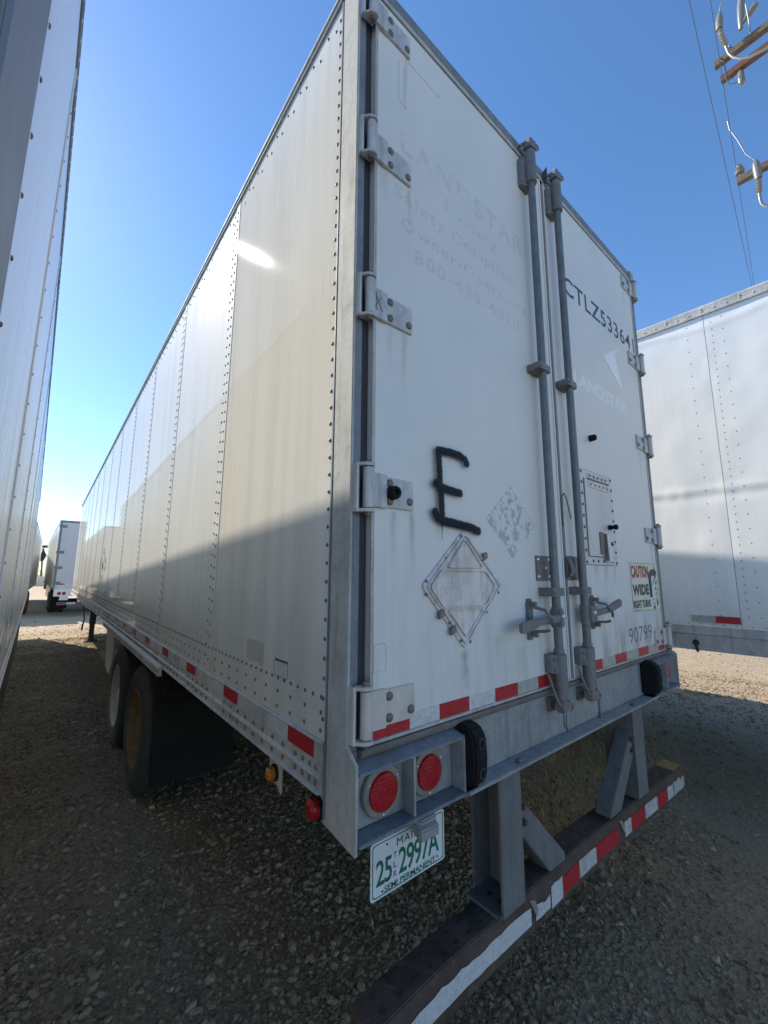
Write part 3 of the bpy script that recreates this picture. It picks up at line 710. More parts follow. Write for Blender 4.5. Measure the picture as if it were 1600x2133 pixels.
    m.tube([(xh-0.004, -0.03, zh+0.052), (xh+0.012, -0.075, zh+0.040), (xh+0.030, -0.094, zh+0.006), (xh+0.036, -0.092, zh-0.016), (xh+0.052, -0.086, zh-0.022)], [0.008, 0.0075, 0.007, 0.0065, 0.006], 8)
    m.tube([(xh-0.004, -0.02, zh-0.05), (xh+0.010, -0.07, zh-0.046), (xh+0.018, -0.09, zh-0.040)], 0.007, 8)
    hs = m.build('hasp', CASTM, rod, smooth=40, bevel=0.002)
    m = MB(); m.cyl((xh, -0.012, zh+0.064), (xh, -0.045, zh+0.064), 0.009, 8); m.cyl((xh, -0.012, zh-0.064), (xh, -0.045, zh-0.064), 0.009, 8)
    m.build('hasp_bolts', BRONZE, hs, smooth=40)
    return rod
lock_rod(1.072, -1); lock_rod(1.338, 1)
# torn seal flap and pull wire in the door gap
MB().prism([(1.262, -0.012, 4.018), (1.300, -0.016, 4.004), (1.292, -0.03, 4.05), (1.284, -0.034, 4.092), (1.268, -0.018, 4.056)], (0.0, 0.004, 0)).build('torn_seal_flap', SEAL, T)
MB().tube([(1.252, -0.012, 2.03), (1.252, -0.016, 2.175), (1.262, -0.022, 2.195), (1.276, -0.024, 2.175), (1.305, -0.026, 2.085), (1.309, -0.026, 2.07)], 0.0032, 6).build('pull_wire', RODM, T, smooth=50)
# latch plates
lp = bx('latch_plate', BRONZE, T, 0.994, 1.168, DY-0.006, DY-0.0005, 1.766, 1.878, bevel=0.002)
for x, z in ((1.012, 1.860), (1.098, 1.860), (1.075, 1.822), (1.012, 1.784), (1.098, 1.784)):
    MB().dome((x, DY-0.006, z), (0, -1, 0), 0.009, 0.005, 10).build('bolt', BRIGHT, lp, smooth=50)
lp = MB().box(1.252, 1.318, DY-0.014, DY-0.011, 1.770, 1.884).box(1.290, 1.40, DY-0.006, DY-0.0005, 1.768, 1.884).build('latch_plate', BRONZE, T, bevel=0.002)
MB().tube([(1.270, -0.022, 1.862), (1.272, -0.032, 1.84), (1.278, -0.034, 1.81), (1.272, -0.026, 1.79)], 0.012, 8).box(1.298, 1.306, -0.036, -0.012, 1.772, 1.88).build('latch_cam', BRONZE, lp, smooth=40)
for z in (1.862, 1.792): MB().dome((1.27, -0.024, z), (0, -1, 0), 0.011, 0.012, 10).build('bolt', CASTM, lp, smooth=50)

# ---- placard holder
def rot_poly(pts, cx=0.503, cz=1.742): return [(cx+a, cz+b) for a, b in pts]
def rounded(pts, r=0.012, n=4):
    out = []; k = len(pts)
    for i in range(k):
        p = Vector(pts[i]); a = (Vector(pts[i-1])-p).normalized(); b = (Vector(pts[(i+1) % k])-p).normalized()
        for t in np.linspace(0, 1, n+1):
            q = p+a*r*(1-t)**2+b*r*t**2; out.append((q.x, q.y))
    return out
plc = poly = rounded(rot_poly([(0, 0.214), (0.233, 0.010), (-0.006, -0.216), (-0.222, 0.010)]), 0.02)
PH = MB().prism([(x, DY-0.0005, z) for x, z in poly], (0, -0.006, 0)).build('placard_holder', PLACARD, T, bevel=0.0015)
def frame(outer, inner, y0, y1):
    m = MB(); n = len(outer)
    vs = [(x, y, z) for y in (y0, y1) for x, z in outer]+[(x, y, z) for y in (y0, y1) for x, z in inner]
    fs = []
    for i in range(n):
        j = (i+1) % n
        fs += [(n+i, n+j, 3*n+j, 3*n+i), (i, 2*n+i, 2*n+j, j), (i, j, n+j, n+i), (2*n+i, 3*n+i, 3*n+j, 2*n+j)]
    return m.add(vs, fs)
for pts in ([(0.0, 0.178), (0.098, 0.076), (-0.094, 0.074)],
            [(-0.120, 0.062), (0.118, 0.060), (0.172, 0.004), (0.114, -0.064), (-0.116, -0.060), (-0.176, 0.006)],
            [(-0.096, -0.074), (0.094, -0.078), (-0.004, -0.172)]):
    big = rounded(rot_poly(pts), 0.016); c = (sum(p[0] for p in big)/len(big), sum(p[1] for p in big)/len(big))
    out = [(c[0]+(x-c[0])*1.07, c[1]+(z-c[1])*1.07) for x, z in big]
    o = frame(out, big, DY-0.0066, DY-0.0150).build('card_frame', PLACARD, PH, smooth=30)
    sm = [(c[0]+(x-c[0])*0.985, c[1]+(z-c[1])*0.985) for x, z in big]
    MB().prism([(x, DY-0.0066, z) for x, z in sm], (0, -0.0015, 0)).build('card_panel', PLACARD, PH)
# raised outer lip and clips
o2 = rounded(rot_poly([(0, 0.196), (0.205, 0.008), (-0.006, -0.194), (-0.198, 0.008)]), 0.018)
o1 = [(0.503+(x-0.503)*1.03, 1.742+(z-1.742)*1.03) for x, z in o2]
frame(o1, o2, DY-0.0066, DY-0.0135).build('holder_lip', PLACARD, PH, smooth=30)
m = MB()
for a, b in ((-0.018, 0.19), (-0.10, 0.105), (-0.20, 0.026), (-0.2, -0.018), (-0.09, -0.118), (-0.03, -0.182), (0.02, -0.19), (0.12, -0.09), (0.2, -0.02)):
    m.dome((0.503+a, DY-0.0066, 1.742+b), (0, -1, 0), 0.006, 0.004, 8)
o = m.build('rivets', RIVET, PH, smooth=50); o['kind'] = 'stuff'
for a, b in ((0.112, 0.118), (-0.135, -0.085), (-0.078, -0.142)):
    MB().prism([(0.503+a-0.014, DY-0.006, 1.742+b-0.018), (0.503+a+0.016, DY-0.006, 1.742+b-0.006), (0.503+a+0.012, DY-0.006, 1.742+b+0.018), (0.503+a-0.012, DY-0.006, 1.742+b+0.010)], (0, -0.012, 0)).build('card_clip', BRONZE, PH, bevel=0.002)

# ---- spray-painted letter
spine = [(0.364, 2.231), (0.368, 2.176), (0.369, 2.12), (0.376, 2.061), (0.377, 2.010), (0.378, 1.985)]
top = [(0.364, 2.234), (0.432, 2.239), (0.484, 2.236), (0.513, 2.226), (0.520, 2.213)]
midl = [(0.351, 2.112), (0.371, 2.100), (0.433, 2.093), (0.478, 2.090)]
bot = [(0.343, 2.006), (0.353, 1.989), (0.376, 1.979), (0.457, 1.973), (0.538, 1.966), (0.580, 1.956)]
def spray(X, Z):
    d = np.full_like(X, 9.0)
    for pl, w in ((spine, 0.0142), (top, 0.0148), (midl, 0.0148), (bot, 0.0155)):
        for a, b in zip(pl[:-1], pl[1:]): d = np.minimum(d, dseg(X, Z, a, b)-w)
    d = np.minimum(d, np.hypot(X-0.520, Z-2.213)-0.0165); d = np.minimum(d, np.hypot(X-0.352, Z-2.11)-0.0165)
    d = d+(vnoise(X, Z, 120, 5, 2)-0.5)*0.0035
    core = 1/(1+np.exp((d-0.0006)/0.0008))
    mist = 0.12*np.exp(-np.clip(d, 0, 1)/0.009)*(0.6+0.8*vnoise(X, Z, 400, 6, 1))
    dr = np.minimum(dseg(X, Z, (0.377, 1.975), (0.3765, 1.935)), dseg(X, Z, (0.3765, 1.935), (0.375, 1.912))+0.0006)
    drip = 1/(1+np.exp((dr-0.0017)/0.0004)) + 1/(1+np.exp((np.minimum(dseg(X, Z, (0.372, 1.975), (0.3755, 1.945)), 9)-0.0016)/0.0004))
    return np.maximum(np.maximum(core*0.97, mist), np.clip(drip, 0, 1)*0.95)
alpha_sheet('spray_letter', SPRAY, DL, 0.29, 0.64, 1.895, 2.30, YF-0.0142, spray, 0.0018)
# it runs over the placard holder edge: keep film just above that plate

# ---- torn sticker residue, grime runs
def residue(X, Z):
    cx, cz = 0.826, 2.012
    d = np.maximum(np.abs(X-cx)/0.178+np.abs(Z-cz)/0.156, 0)
    n = vnoise(X+0.3*Z, Z-0.3*X, 48, 8, 3); n2 = vnoise(X, Z, 90, 9, 2)
    a = np.clip((n-0.50)*7, 0, 1)*np.clip((1.02-d-(n2-0.5)*0.15)*14, 0, 1)
    rim = np.exp(-((d-0.985)/0.018)**2)*(Z > cz-0.02)*(n2 > 0.35)
    return np.clip(0.55*a+0.4*rim, 0, 0.6)
alpha_sheet('sticker_residue', RESIDUE, DL, 0.63, 1.02, 1.84, 2.19, YF, residue, 0.004)
def runs(cols, seed):
    def f(X, Z):
        a = np.zeros_like(X)
        for x, zt, ln, w, s in cols:
            wob = (vnoise(X*0+x, Z, 14, seed, 2)-0.5)*0.012
            prof = np.exp(-((X-x-wob)/w)**2)*np.clip((zt-Z)/0.01, 0, 1)*np.clip(1-(zt-Z)/ln, 0, 1)**1.3
            a = np.maximum(a, 0.5*s*prof*(0.5+vnoise(X, Z, 60, seed+1, 2)))
        return a
    return f
alpha_sheet('rust_runs', STAIN, DL, 0.07, 1.20, 1.32, 3.90, YF-0.0002, runs([(0.23, 3.86, 0.22, 0.007, 0.4), (0.24, 3.25, 0.3, 0.008, 0.35), (0.21, 2.64, 0.3, 0.010, 0.35), (0.245, 2.0, 0.3, 0.010, 0.5), (0.16, 1.995, 0.2, 0.012, 0.4), (1.01, 1.766, 0.2, 0.010, 0.55), (1.09, 1.766, 0.16, 0.010, 0.45), (0.15, 2.63, 0.18, 0.01, 0.3), (0.115, 3.255, 0.2, 0.02, 0.25)], 21), 0.008)
alpha_sheet('grey_runs', GRIMEP, DL, 0.07, 1.20, 1.312, 1.60, YF-0.0004, runs([(0.497, 1.528, 0.13, 0.016, 0.75), (0.505, 1.47, 0.12, 0.02, 0.5), (0.30, 1.72, 0.3, 0.02, 0.2), (0.70, 1.56, 0.24, 0.03, 0.22), (0.85, 1.50, 0.18, 0.04, 0.2)], 41), 0.006)
alpha_sheet('rust_runs', STAIN, DR, 1.30, 2.50, 1.32, 3.90, YF-0.0002, runs([(1.60, 1.846, 0.10, 0.02, 0.45), (1.72, 1.846, 0.12, 0.02, 0.4), (1.83, 1.846, 0.14, 0.015, 0.4), (2.38, 3.87, 0.3, 0.012, 0.3), (2.40, 2.64, 0.25, 0.01, 0.35), (2.45, 2.0, 0.25, 0.012, 0.35), (1.345, 1.766, 0.2, 0.01, 0.4)], 51), 0.008)
alpha_sheet('grey_runs', GRIMEP, DR, 1.40, 2.50, 1.312, 1.62, YF-0.0004, lambda X, Z: 0.30*np.clip((vnoise(X, Z*0.4, 14, 61, 4)-0.42)*3, 0, 1)*np.clip((1.62-Z)/0.25, 0, 1), 0.008)
# outline of an old label near the bottom hinge
m = MB()
loop = [(0.087, 1.505), (0.128, 1.505), (0.134, 1.511), (0.134, 1.577), (0.128, 1.583), (0.093, 1.583), (0.087, 1.577), (0.087, 1.505)]
m.tube([(x, DY-0.0005, z) for x, z in loop], 0.0011, 4); m.build('old_label_outline', GRIMEP if False else RIVET_W, DL)
m = MB()
for a, b in (((0.19, 3.62), (0.19, 3.80)), ((0.215, 3.625), (0.215, 3.80)), ((0.225, 3.60), (0.225, 3.80)), ((0.19, 3.62), (0.225, 3.60)), ((0.42, 3.83), (0.42, 3.86)), ((0.24, 3.845), (0.42, 3.83))):
    m.tube([(a[0], DY-0.0003, a[1]), (b[0], DY-0.0003, b[1])], 0.0010, 4)
m.build('old_label_outline', RIVET_W, DL)

# ---- lettering
text_on_rear('ghost_lettering', 'LANDSTAR', 0.197, 1.03, 3.392, 3.490, YF, GHOST_D, DL, 0.03, 1.25)
text_on_rear('ghost_lettering', 'Leasing', 0.445, 0.800, 3.272, 3.350, YF, GHOST_D, DL, 0.028, 1.2)
text_on_rear('ghost_lettering', 'Safety Compliant', 0.165, 0.960, 3.155, 3.230, YF, GHOST_D, DL, 0.028, 1.2)
text_on_rear('ghost_lettering', 'Owner-Operators', 0.197, 1.030, 3.040, 3.113, YF, GHOST_D, DL, 0.028, 1.2)
text_on_rear('ghost_lettering', '800-435-4010', 0.265, 0.960, 2.950, 3.012, YF, GHOST_D, DL, 0.028, 1.2)
text_on_rear('fleet_number', 'CTLZ533641', 1.452, 2.492, 3.402, 3.520, YF, INK, DR, 0.012, 1.08)
text_on_rear('ghost_company_name', 'LANDSTAR', 1.500, 2.244, 2.858, 2.946, YF, GHOST_L, DR, 0.035, 1.0)
poly_on_rear('ghost_emblem', [(1.924, 3.183), (2.05, 3.255), (2.212, 3.333), (2.110, 3.255), (2.140, 3.18), (2.195, 3.048), (2.178, 3.020)][::-1], YF-0.0008, GHOST_L, DR)
text_on_rear('unit_number', '90799', 1.955, 2.318, 1.402, 1.490, YF, INK_G, DR, -0.004, 1.05)

# ---- reflective tape along the door foot
xs = [0.076, 0.232, 0.362, 0.515, 0.667, 0.817, 0.969, 1.10]
mats = [TAPE_R, TAPE_W, TAPE_W, TAPE_R, TAPE_W, TAPE_R, TAPE_G, TAPE_R]
segs = [(0.0775, 0.228, TAPE_R), (0.230, 0.362, TAPE_W), (0.363, 0.514, TAPE_R), (0.515, 0.666, TAPE_W), (0.667, 0.816, TAPE_R), (0.817, 0.968, TAPE_G), (0.969, 1.165, TAPE_R),
        (1.390, 1.586, TAPE_R), (1.587, 1.746, TAPE_G), (1.747, 1.898, TAPE_R), (1.899, 2.071, TAPE_G), (2.072, 2.232, TAPE_R), (2.233, 2.405, TAPE_G), (2.406, 2.514, TAPE_R)]
for a, b, mt in segs:
    bx('reflective_tape', mt, DL if a < 1.2 else DR, a, b, DY-0.0016, DY-0.0004, 1.3195, 1.3665)
bx('door_foot_trim', ALU_D, T, 0.072, 2.524, DY-0.006, DY-0.0004, 1.3095, 1.3185)

# ---- vent door
v = MB(); 
VF = bx('vent_frame', VENTM, T, 1.470, 1.874, DY-0.005, DY-0.0016, 1.848, 2.366, bevel=0.0015)
bx('vent_sealant', SEAL, VF, 1.4675, 1.8765, DY-0.0015, DY-0.0004, 1.8455, 2.3685)
bx('vent_gap', SEAL, VF, 1.5085, 1.8315, DY-0.0058, DY-0.0052, 1.8895, 2.3155)
VD = bx('vent_panel', VENTM, VF, 1.512, 1.828, DY-0.0115, DY-0.0060, 1.893, 2.312, bevel=0.0015)
bx('vent_hinge', PLACARD, VF, 1.560, 1.800, DY-0.009, DY-0.0054, 2.317, 2.352)
bx('vent_hinge', PLACARD, VD, 1.560, 1.800, DY-0.014, DY-0.0118, 2.268, 2.309)
MB().cyl((1.555, DY-0.012, 2.3145), (1.806, DY-0.012, 2.3145), 0.0055, 10).build('hinge_pin', BOLT, VF, smooth=40)
m = MB()
for k in range(9):
    z = 1.862+k*0.061
    m.dome((1.856, DY-0.005, z), (0, -1, 0), 0.0085, 0.006, 8); m.dome((1.486, DY-0.005, z), (0, -1, 0), 0.0085, 0.006, 8)
for x in (1.56, 1.62, 1.69, 1.80): m.dome((x, DY-0.005, 1.868), (0, -1, 0), 0.0085, 0.006, 8)
for x in (1.58, 1.63, 1.68, 1.73, 1.78): m.dome((x, DY-0.009, 2.336), (0, -1, 0), 0.0075, 0.005, 8); m.dome((x, DY-0.014, 2.287), (0, -1, 0), 0.006, 0.004, 8)
o = m.build('rivets', RIVET, VF, smooth=50); o['kind'] = 'stuff'
m = MB(); m.box(1.640, 1.690, DY-0.018, DY-0.012, 1.905, 2.028); m.box(1.690, 1.698, DY-0.030, DY-0.012, 1.872, 2.020)
m.build('vent_latch', BRONZE, VF, bevel=0.002)
m = MB().prism([(1.703, DY-0.034, 1.866), (1.752, DY-0.034, 1.866), (1.740, DY-0.026, 2.012), (1.703, DY-0.026, 2.012)], (0, 0.006, 0)); m.build('vent_lever', DOOR, VF, bevel=0.0015)
MB().lathe((1.772, DY-0.012, 2.062), (0, -1, 0), [(0, 0.014), (0.016, 0.014), (0.018, 0.010), (0.030, 0.010), (0.032, 0.016), (0.046, 0.014)], 12).build('vent_knob', RUBBER, VF, smooth=35)
MB().prism([(1.755, DY-0.0118, 1.955), (1.755, DY-0.0118, 1.978), (1.785, DY-0.0118, 1.967)], (0, -0.022, 0)).build('lock_staple', BOLT, VF)
MB().dome((1.766, DY-0.034, 1.968), (0, -1, 0), 0.006, 0.003, 10).build('staple_pin', BRIGHT, VF)

# ---- caution sticker
CS = poly_on_rear('caution_sticker', [(2.051, 1.576), (2.051, 1.874), (2.518, 1.874), (2.522, 1.570)], DY-0.0012, SIGN_Y, T, 0.0008)
bl = MB()
for a, b in (((2.055, 1.580), (2.055, 1.870)), ((2.055, 1.870), (2.514, 1.870)), ((2.518, 1.574), (2.055, 1.580))):
    bl.tube([(a[0], DY-0.0014, a[1]), (b[0], DY-0.0014, b[1])], 0.0012, 4)
bl.build('sticker_border', SIGN_K, CS)
YS = DY-0.0020
text_on_rear('sticker_word', 'CAUTION', 2.064, 2.346, 1.778, 1.856, YS, SIGN_R, CS, 0.045, 1.05)
text_on_rear('sticker_word', 'WIDE', 2.066, 2.330, 1.672, 1.739, YS, SIGN_K, CS, 0.05, 1.05)
text_on_rear('sticker_word', 'RIGHT TURNS', 2.064, 2.342, 1.595, 1.643, YS, SIGN_K, CS, 0.04, 1.05)
poly_on_rear('sticker_arrow', [(2.343, 1.654), (2.386, 1.654), (2.386, 1.780), (2.396, 1.792), (2.444, 1.793), (2.452, 1.772), (2.494, 1.812), (2.444, 1.860), (2.446, 1.834), (2.394, 1.833), (2.356, 1.815), (2.342, 1.788)], YS, SIGN_K, CS, -0.0006)
poly_on_rear('sticker_lorry', [(2.388, 1.60), (2.425, 1.60), (2.440, 1.77), (2.432, 1.786), (2.400, 1.786), (2.390, 1.775)], YS+0.0001, SIGN_W, CS, -0.0004)
m = MB()
for a, b in (((2.40, 1.73), (2.44, 1.775)), ((2.392, 1.64), (2.424, 1.643)), ((2.39, 1.615), (2.424, 1.617)), ((2.445, 1.68), (2.48, 1.682)), ((2.445, 1.668), (2.482, 1.672)), ((2.46, 1.60), (2.462, 1.652)), ((2.462, 1.652), (2.47, 1.600)), ((2.47, 1.62), (2.492, 1.622)), ((2.478, 1.695), (2.484, 1.712)), ((2.45, 1.70), (2.452, 1.72)), ((2.45, 1.776), (2.475, 1.782))):
    m.tube([(a[0], YS-0.0006, a[1]), (b[0], YS-0.0006, b[1])], 0.0022, 4)
m.build('sticker_line_art', SIGN_K, CS)
m = MB(); m.lathe((2.408, YS+0.0, 1.592), (0, -1, 0), [(0, 0.013), (0.0008, 0.013)], 12); m.lathe((2.474, YS, 1.752), (0, -1, 0), [(0, 0.010), (0.0008, 0.010)], 12); m.lathe((2.462, YS, 1.742), (0, -1, 0), [(0, 0.006), (0.0008, 0.006)], 10)
m.build('sticker_dots', SIGN_K, CS)
bx('sticker_small_print', SIGN_K, CS, 2.075, 2.17, YS-0.0004, YS+0.0004, 1.5835, 1.5868)

# ---- rear underride guard
GX = ((0.63, 0.765), (W-0.765, W-0.63))
bar = MB()
prof = [(-0.045, 0.500), (-0.045, 0.612), (-0.030, 0.626), (0.066, 0.628), (0.072, 0.622), (0.072, 0.500)]
nseg = 26; ring0 = []
for k in range(nseg+1):
    x = 0.075+(2.50-0.075)*k/nseg; bow = -0.028*math.sin(math.pi*min(1, max(0, (x-0.2)/2.2)))*-1
    dz = 0.010*math.sin(x*2.6)+0.004*math.sin(x*7); ring0 += [(x, y+bow+0.006*math.sin(x*5), z+dz) for y, z in prof]
n = len(prof); fs = []
for k in range(nseg):
    for i in range(n):
        j = (i+1) % n; fs.append((k*n+i, (k+1)*n+i, (k+1)*n+j, k*n+j))
fs += [tuple(range(n)), tuple(range(nseg*n, nseg*n+n))[::-1]]
def bar_off(x): return 0.028*math.sin(math.pi*min(1, max(0, (x-0.2)/2.2)))+0.006*math.sin(x*5), 0.010*math.sin(x*2.6)+0.004*math.sin(x*7)
BAR = bar.add(ring0, fs).build('guard_bar', RUSTY, T, bevel=0.003)
hol = MB()
for x in np.arange(0.13, 2.46, 0.062):
    if any(a-0.03 < x < b+0.03 for a, b in GX): continue
    b_, dz = bar_off(x)
    for y in (-0.004, 0.042): hol.lathe((x, y+b_, 0.6268+dz), (0, 0, 1), [(0, 0.0095), (0.0016, 0.0095)], 8)
o = hol.build('bar_holes', SEAL, BAR); o['kind'] = 'stuff'
MB().box(2.36, 2.498, -0.03, 0.066, 0.6235, 0.6255)  # (colour of the end comes from the patch below)
pm = simple('ochre_paint', (0.30, 0.20, 0.05), 0.8, 0, 0.4, 14, 0.3, 60, dirt=(0.09, 0.06, 0.04), dirtamt=0.5)
b_, dz = bar_off(2.43)
bx('painted_end', pm, BAR, 2.37, 2.499, -0.028+b_, 0.064+b_, 0.6275+dz, 0.6305+dz)
def bar_tape(x0, x1, mt, z0=0.518, z1=0.594, jag=0.0, seed=1):
    r = np.random.default_rng(seed); m = MB(); N = max(3, int((x1-x0)/0.03)); tp = []; bt = []
    for k in range(N+1):
        x = x0+(x1-x0)*k/N; b_, dz = bar_off(x)
        tp.append((x, -0.0475+b_, z1+dz+jag*(r.random()-0.5)*2)); bt.append((x, -0.0475+b_, z0+dz+jag*0.6*(r.random()-0.5)))
    vs = tp+bt; fs = [(k, k+1, N+2+k, N+1+k)[::-1] for k in range(N)]
    m.add(vs, fs).build('reflective_tape', mt, BAR)
bar_tape(0.080, 0.80, TAPE_W, 0.535, 0.592, 0.006, 2); bar_tape(0.83, 0.935, TAPE_W, 0.53, 0.575, 0.012, 5); bar_tape(0.945, 1.035, TAPE_W, 0.518, 0.594, 0.004, 3)
for a, b, mt in ((1.036, 1.186, TAPE_R), (1.187, 1.356, TAPE_G), (1.357, 1.60, TAPE_R), (1.668, 1.742, TAPE_W), (1.743, 1.906, TAPE_R), (1.907, 2.060, TAPE_W), (2.061, 2.203, TAPE_R), (2.204, 2.29, TAPE_W)):
    bar_tape(a, b, mt if mt is TAPE_R else TAPE_B, 0.522, 0.588, 0.003, int(a*100))
bar_tape(2.30, 2.49, TAPE_G, 0.52, 0.585, 0.014, 9)
m = MB()
for x in (0.815, 1.635):
    b_, dz = bar_off(x)
    m.prism([(x-0.02, -0.047+b_, 0.612+dz), (x+0.014, -0.047+b_, 0.60+dz), (x+0.020, -0.056+b_, 0.572+dz), (x+0.006, -0.058+b_, 0.556+dz), (x-0.006, -0.050+b_, 0.585+dz)], (0, 0.003, 0))
m.build('torn_tape', RIMRING, BAR)
for k, (a, b) in enumerate(GX):
    s = 1 if k == 0 else -1
    inner = b if k == 0 else a; outer = a if k == 0 else b
    t = 0.010
    m = MB()
    x0, x1 = sorted((a, b)); m.box(x0, x1, -0.034, -0.034+t, 0.632, ZS0-0.003)          # rear flange
    x0, x1 = sorted((outer+s*0.03, inner)); m.box(x0, x1, 0.112, 0.112+t, 0.632, ZS0-0.003)  # front flange
    x0, x1 = sorted((inner-s*t, inner)); m.box(x0, x1, -0.034+t, 0.112, 0.632, ZS0-0.003)  # web
    x0, x1 = sorted((outer-s*0.015, inner)); m.box(x0, x1, -0.03, 0.115, 0.640 if False else 0.6335, 0.6445)
    g = m.build('guard_post', GALV_P, T, bevel=0.002)
    hb = MB()
    for yy in (0.01, 0.06): hb.lathe((outer+s*0.05, yy, 0.645), (0, 0, 1), [(0, 0.011), (0.0012, 0.011)], 12)
    o = hb.build('bolt_holes', SEAL, g)
    # brace: box strut from the post to the bar
    p0 = Vector((inner+s*0.004, 0, 0.930)); p1 = Vector((inner+s*0.300, 0, 0.640))
    d = (p1-p0).normalized(); nn = Vector((d.z, 0, -d.x))*s*-1
    w = 0.058
    pl = [p0+Vector((0, 0, 0.040)), p0+Vector((0, 0, -0.090)), p1-Vector((s*0.105, 0, 0)), p1+Vector((s*0.012, 0, 0)), p1+Vector((s*0.012, 0, 0.028))]
    st = MB().prism([(q.x, -0.022, q.z) for q in pl], (0, 0.075, 0)).build('guard_brace', GALV_P, T, bevel=0.004)
    for z in (0.942-0.01, 0.888-0.01): MB().bolt((inner+s*0.022, -0.022, z), (0, -1, 0), 0.011, 0.014).build('bolt', RUSTY, st)

# ---- number plate with its lamp
bx('plate_bracket', GALV_P, T, 0.125, 0.395, 0.030, 0.036, 1.00, ZS0-0.002)
pr = rounded([(0.105, 0.880), (0.408, 0.880), (0.408, 1.028), (0.105, 1.028)], 0.012)
NP = MB().prism([(x, 0.028, z) for x, z in pr], (0, -0.002, 0)).build('number_plate', PLATE, T)
inn = rounded([(0.111, 0.886), (0.402, 0.886), (0.402, 1.022), (0.111, 1.022)], 0.012); inn2 = [(0.2565+(x-0.2565)*0.984, 0.954+(z-0.954)*0.968) for x, z in inn]
frame(inn, inn2, 0.0258, 0.0250).build('plate_border', GREEN, NP)
YPL = 0.0252
text_on_rear('plate_state', 'MAINE', 0.203, 0.320, 0.991, 1.012, YPL, SIGN_K, NP, 0.0, 1.15)
text_on_rear('plate_characters', '25', 0.124, 0.184, 0.912, 0.978, YPL, GREEN, NP, 0.012, 0.9)
text_on_rear('plate_characters', '2997A', 0.210, 0.382, 0.912, 0.982, YPL, GREEN, NP, 0.012, 0.9)
for ch, z in (('T', 0.962), ('L', 0.938), ('R', 0.913)):
    text_on_rear('plate_small_letter', ch, 0.190, 0.203, z, z+0.017, YPL, SIGN_K, NP, 0.0)
text_on_rear('plate_legend', 'SEMI PERMANENT', 0.155, 0.365, 0.889, 0.905, YPL, GREEN, NP, 0.014, 0.95)
m = MB()
for x, z in ((0.148, 0.895), (0.374, 0.899), (0.165, 1.010)): m.lathe((x, YPL+0.0005, z), (0, -1, 0), [(0, 0.0035), (0.0006, 0.0035)], 10)
m.build('plate_dots', SIGN_K, NP)
m = MB().prism([(0.215, 0.028, 1.066), (0.33, 0.028, 1.066), (0.31, -0.035, 1.050), (0.245, -0.035, 1.050)], (0, 0, 0.016))
m.prism([(0.238, -0.040, 1.010), (0.318, -0.040, 1.010), (0.318, 0.0, 1.030), (0.238, 0.0, 1.030)], (0, 0, 0.030))
m.prism([(0.262, -0.018, 1.056), (0.295, -0.018, 1.056), (0.295, 0.024, 1.056), (0.262, 0.024, 1.056)], (0, 0, 0.028))
m.build('plate_lamp', GALV_S, T, bevel=0.004)

# ---- side marker lamps
def side_lamp(y, z, mat, r, bpoly):
    br = MB().prism([(0.030, a, b) for a, b in bpoly], (0.003, 0, 0)).build('lamp_bracket', ALU_D, T)
    MB().lathe((0.030, y, z), (-1, 0, 0), [(0, r*1.18), (0.008, r*1.18), (0.010, r*1.02)], 24, cap1=False).build('lamp_gasket', RUBBER, br, smooth=35)
    MB().lathe((0.022, y, z), (-1, 0, 0), [(0, r), (0.014, r*0.98), (0.022, r*0.85), (0.026, r*0.5), (0.027, 0)], 24, cap0=False, cap1=False).build('lamp_lens', mat, br, smooth=50)
side_lamp(0.500, 1.078, AMBER_L, 0.024, [(0.445, 1.175), (0.550, 1.175), (0.550, 1.06), (0.535, 1.042), (0.485, 1.042), (0.452, 1.02), (0.445, 1.03)])
side_lamp(0.196, 1.085, RED_L, 0.031, [(0.13, 1.175), (0.235, 1.175), (0.225, 1.10), (0.215, 1.06), (0.15, 1.05)])

# ---- stickers on the side
NS = bx('notice_sticker', SIGN_W, T, -0.0010, -0.0002, 0.374, 0.474, 1.429, 1.487)
bx('notice_header', NOTICE_K, NS, -0.0018, -0.0011, 0.376, 0.472, 1.4765, 1.4855)
m = MB()
for k in range(8): m.box(-0.0016, -0.0011, 0.380+0.004*(k % 3), 0.468-0.01*(k % 2), 1.4715-k*0.0052, 1.4730-k*0.0052)
m.build('notice_lines', simple('grey_print', (0.33, 0.34, 0.33), 0.6, 0, 0.1, 30, 0), NS)
m = MB()
for a, b in (((0.373, 1.428), (0.373, 1.488)), ((0.475, 1.428), (0.475, 1.488)), ((0.373, 1.428), (0.475, 1.428))): m.tube([(-0.0012, a[0], a[1]), (-0.0012, b[0], b[1])], 0.0008, 4)
m.build('notice_border', NOTICE_K, NS)
alpha_sheet('old_sticker_patch', alpha_print('pinkish_sticker_ghost', (0.58, 0.51, 0.46), rough=0.6), T, 0.56, 0.775, 1.42, 1.54, -0.0003, lambda X, Z: 0.36*((X > 0.582) & (X < 0.755) & (Z > 1.44+0.004*np.sin(X*60)) & (Z < 1.523-0.05*np.clip(X-0.72, 0, 1))), 0.003, side=True)
alpha_sheet('old_sticker_patch', alpha_print('pale_sticker_ghost', (0.80, 0.81, 0.78), rough=0.5), T, 0.80, 1.02, 1.42, 1.54, -0.0003, lambda X, Z: 0.6*((X > 0.828) & (X < 0.985) & (Z > 1.438) & (Z < 1.521)), 0.003, side=True)
